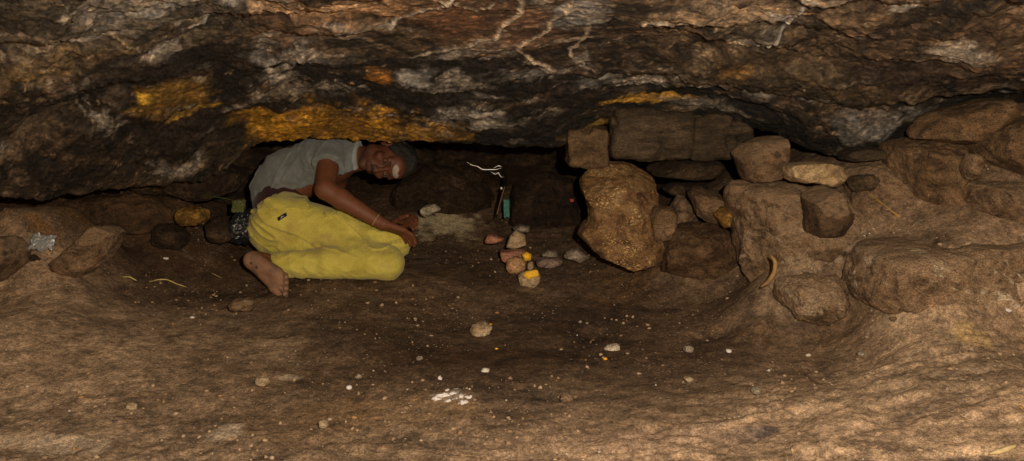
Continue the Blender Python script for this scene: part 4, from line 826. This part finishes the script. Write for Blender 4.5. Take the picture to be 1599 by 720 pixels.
# sleeve end, neckline, hem
sd = nrmz(elb_r - sh_r); se = sh_r * .66 + elb_r * .34; dS = (x_ - se[0]) * sd[0] + (y_ - se[1]) * sd[1] + (z_ - se[2]) * sd[2]
S.F = np.where((np.sqrt((x_ - se[0]) ** 2 + (y_ - se[1]) ** 2 + (z_ - se[2]) ** 2) < .13) & (y_ < 3.2), np.maximum(S.F, dS), S.F)
ncn = nrmz(H(0, 0, 0) - neckb); nl = P(563, 250, 3.25); S.F = np.maximum(S.F, (x_ - nl[0]) * ncn[0] + (y_ - nl[1]) * ncn[1] * .3 + (z_ - nl[2]) * ncn[2])
ha = P(392, 318, 3.28); hb = P(446, 300, 3.2); hn = nrmz([hb[2] - ha[2], 0, -(hb[0] - ha[0])]); hn = hn if hn[2] < 0 else -hn
S.F = np.maximum(S.F, (x_ - hb[0]) * hn[0] + (z_ - hb[2]) * hn[2])
S.F = np.maximum(S.F, np.where(x_ > hb[0], (P(500, 298, 3.2)[2]) - z_, -1) if True else -1)
band = np.abs(S.F) < .03; xb, yb, zb = x_[band], y_[band], z_[band]
w1 = 1 - np.abs(vn3(xb * 24 + zb * 5, yb * 10, zb * 9 + xb * 6, 411)) * 2; w2 = 1 - np.abs(vn3(xb * 16 - zb * 20, yb * 14, zb * 22 + xb * 10, 412)) * 2
w4 = 1 - np.abs(vn3((xb - .55 * zb) * 34, yb * 7, (zb + .4 * xb) * 7, 415)) * 2.3
S.F[band] += -(.004 * np.clip(w1, -.5, 1) + .003 * np.clip(w2, -.4, 1) + .008 * np.clip(w4, 0, 1) ** 2) + .002
pl_ = (x_ - nl[0]) * ncn[0] + (y_ - nl[1]) * ncn[1] * .3 + (z_ - nl[2]) * ncn[2]
CF = np.maximum(S.F - .0045, np.abs(pl_ + .006) - .0065)
V, Q = surface_nets(CF, S.lo, S.h); cl_ = link('collar', np_mesh('collar', V, Q), clothmat('collar_rib', (.25, .27, .27), (.18, .20, .20))); adopt(cl_, man)
V, Q = surface_nets(S.F, S.lo, S.h); sh = link('shirt', np_mesh('shirt', V, Q), clothmat('grey_jersey', (.145, .158, .155), (.10, .11, .112))); adopt(sh, man)
# neckline binding
rim = []
for k in range(33):
    t = 2 * math.pi * k / 32
    e1 = nrmz(np.cross(ncn, [0, 1, 0])); e2 = np.cross(ncn, e1); rim.append(nl + ncn * .000 + e1 * .080 * math.cos(t) + e2 * .075 * math.sin(t))
# hair, moustache, brows
Hf = Field(hc - .16, hc + .16, .0036); Hf.ell(H(0, -.022, .034), (.083, .100, .092), HR, .01)
x_, y_, z_ = Hf.all(); q = np.stack([x_ - hc[0], y_ - hc[1], z_ - hc[2]], -1) @ HR.T
hn_ = fbm3(q[..., 0] * 45, q[..., 1] * 45, q[..., 2] * 45, 420, 3)
Hf.F = np.maximum(Hf.F - .007 * hn_, -(q[..., 2] * .66 - q[..., 1] * .75 + .008 - .012 * hn_ - .0 * q[..., 0])); Hf.F = np.maximum(Hf.F, -(q[..., 2] + .03))
V, Q = surface_nets(Hf.F, Hf.lo, Hf.h); me = np_mesh('hair', V, Q)
L2 = (V - hc) @ HR.T; hcol = lerp(np.tile(A(.012, .010, .009), (len(V), 1)), A(.022, .024, .025), .8 * sst(.09, .118, L2[:, 2] + .01 * fbm3(V[:, 0] * 90, V[:, 1] * 90, V[:, 2] * 90, 3, 3)))  # grey sheen at the crown painted into the hair colour
set_col(me, hcol); m_, nt_, b__ = newmat('hair'); at_ = nt_.nodes.new('ShaderNodeAttribute'); at_.attribute_name = 'Col'; nt_.links.new(at_.outputs['Color'], b__.inputs['Base Color']); b__.inputs['Roughness'].default_value = .42
put(nt_, b__.inputs['Normal'], bumpn(nt_, noise(nt_, vecmap(nt_, 1, 1, 6), 150, 4), .9, .006))
hr_ = link('hair', me, m_); adopt(hr_, man)
M_hair = simple('face_hair', (.012, .009, .008), .6, var=.3, scale=300, bump=.8)
def htube(name, pts, r): t_ = tube(name, pts, r, M_hair, flat=.6); adopt(t_, man)
htube('moustache', [H(.026, .082, -.054), H(.012, .090, -.047), H(0, .093, -.046), H(-.012, .090, -.047), H(-.026, .082, -.054)], .0058)
for s_ in (1, -1): htube('eyebrow', [H(.050 * s_, .073, .026), H(.034 * s_, .086, .031), H(.014 * s_, .088, .026)], .0042)
M_eye, nt_, b__ = newmat('eyeball')
at_ = nt_.nodes.new('ShaderNodeAttribute'); at_.attribute_name = 'Col'; nt_.links.new(at_.outputs['Color'], b__.inputs['Base Color']); b__.inputs['Roughness'].default_value = .06; b__.inputs['Coat Weight'].default_value = 1
for s_ in (1, -1):
    V_, F_ = ico(4); c_ = H(.031 * s_, .0755, .003); me = np_mesh('eyeball', V_ * .0113 , F_); look = nrmz(np.array([0, 0, CAMZ]) - c_)
    dt = V_ @ look; set_col(me, np.where((dt > .66)[:, None], A(.012, .007, .005)[None], A(.18, .12, .09)[None])); e_ = link('eyeball', me, M_eye); e_.location = c_; adopt(e_, man)
    M_sk = bpy.data.materials['skin']
# bracelet thread and ring glint
tb = nrmz(wri_r - elb_r); wp = elb_r * .12 + wri_r * .88; e1 = nrmz(np.cross(tb, [0, 1, 0])); e2 = np.cross(tb, e1)
Vt = []; Ft = []
for k in range(24):
    for j in range(6):
        t = 2 * math.pi * k / 24; s2 = 2 * math.pi * j / 6; rr = .0295 + .0018 * math.cos(s2); Vt.append(wp + rr * (e1 * math.cos(t) + e2 * math.sin(t)) + tb * .0018 * math.sin(s2))
        Ft.append([k * 6 + j, ((k + 1) % 24) * 6 + j, ((k + 1) % 24) * 6 + (j + 1) % 6, k * 6 + (j + 1) % 6])
br = link('wrist_thread', np_mesh('wrist_thread', Vt, Ft), simple('thread', (.3, .18, .1))); adopt(br, man)

# ------------------------------------------------------------------ light: phone flash beside the lens, faint daylight from the mouth behind
fl_ = bpy.data.lights.new('phone_flash', 'POINT'); fl_.energy = 250; fl_.shadow_soft_size = .008; fl_.color = (1, .85, .66)
fo = bpy.data.objects.new('phone_flash', fl_); COL.objects.link(fo); fo.location = (.13, .02, CAMZ + .09)
w = bpy.data.worlds.new('World'); sc.world = w; w.use_nodes = True; nt = w.node_tree
sky = nt.nodes.new('ShaderNodeTexSky'); sky.sky_type = 'NISHITA'; sky.sun_disc = False; sky.sun_elevation = math.radians(4); sky.sun_rotation = math.radians(180)
nt.links.new(sky.outputs[0], nt.nodes['Background'].inputs[0]); nt.nodes['Background'].inputs[1].default_value = .055
sc.view_settings.view_transform = 'Standard'; sc.view_settings.look = 'None'; sc.view_settings.exposure = 0; sc.view_settings.gamma = 1
sc.render.engine = 'CYCLES'
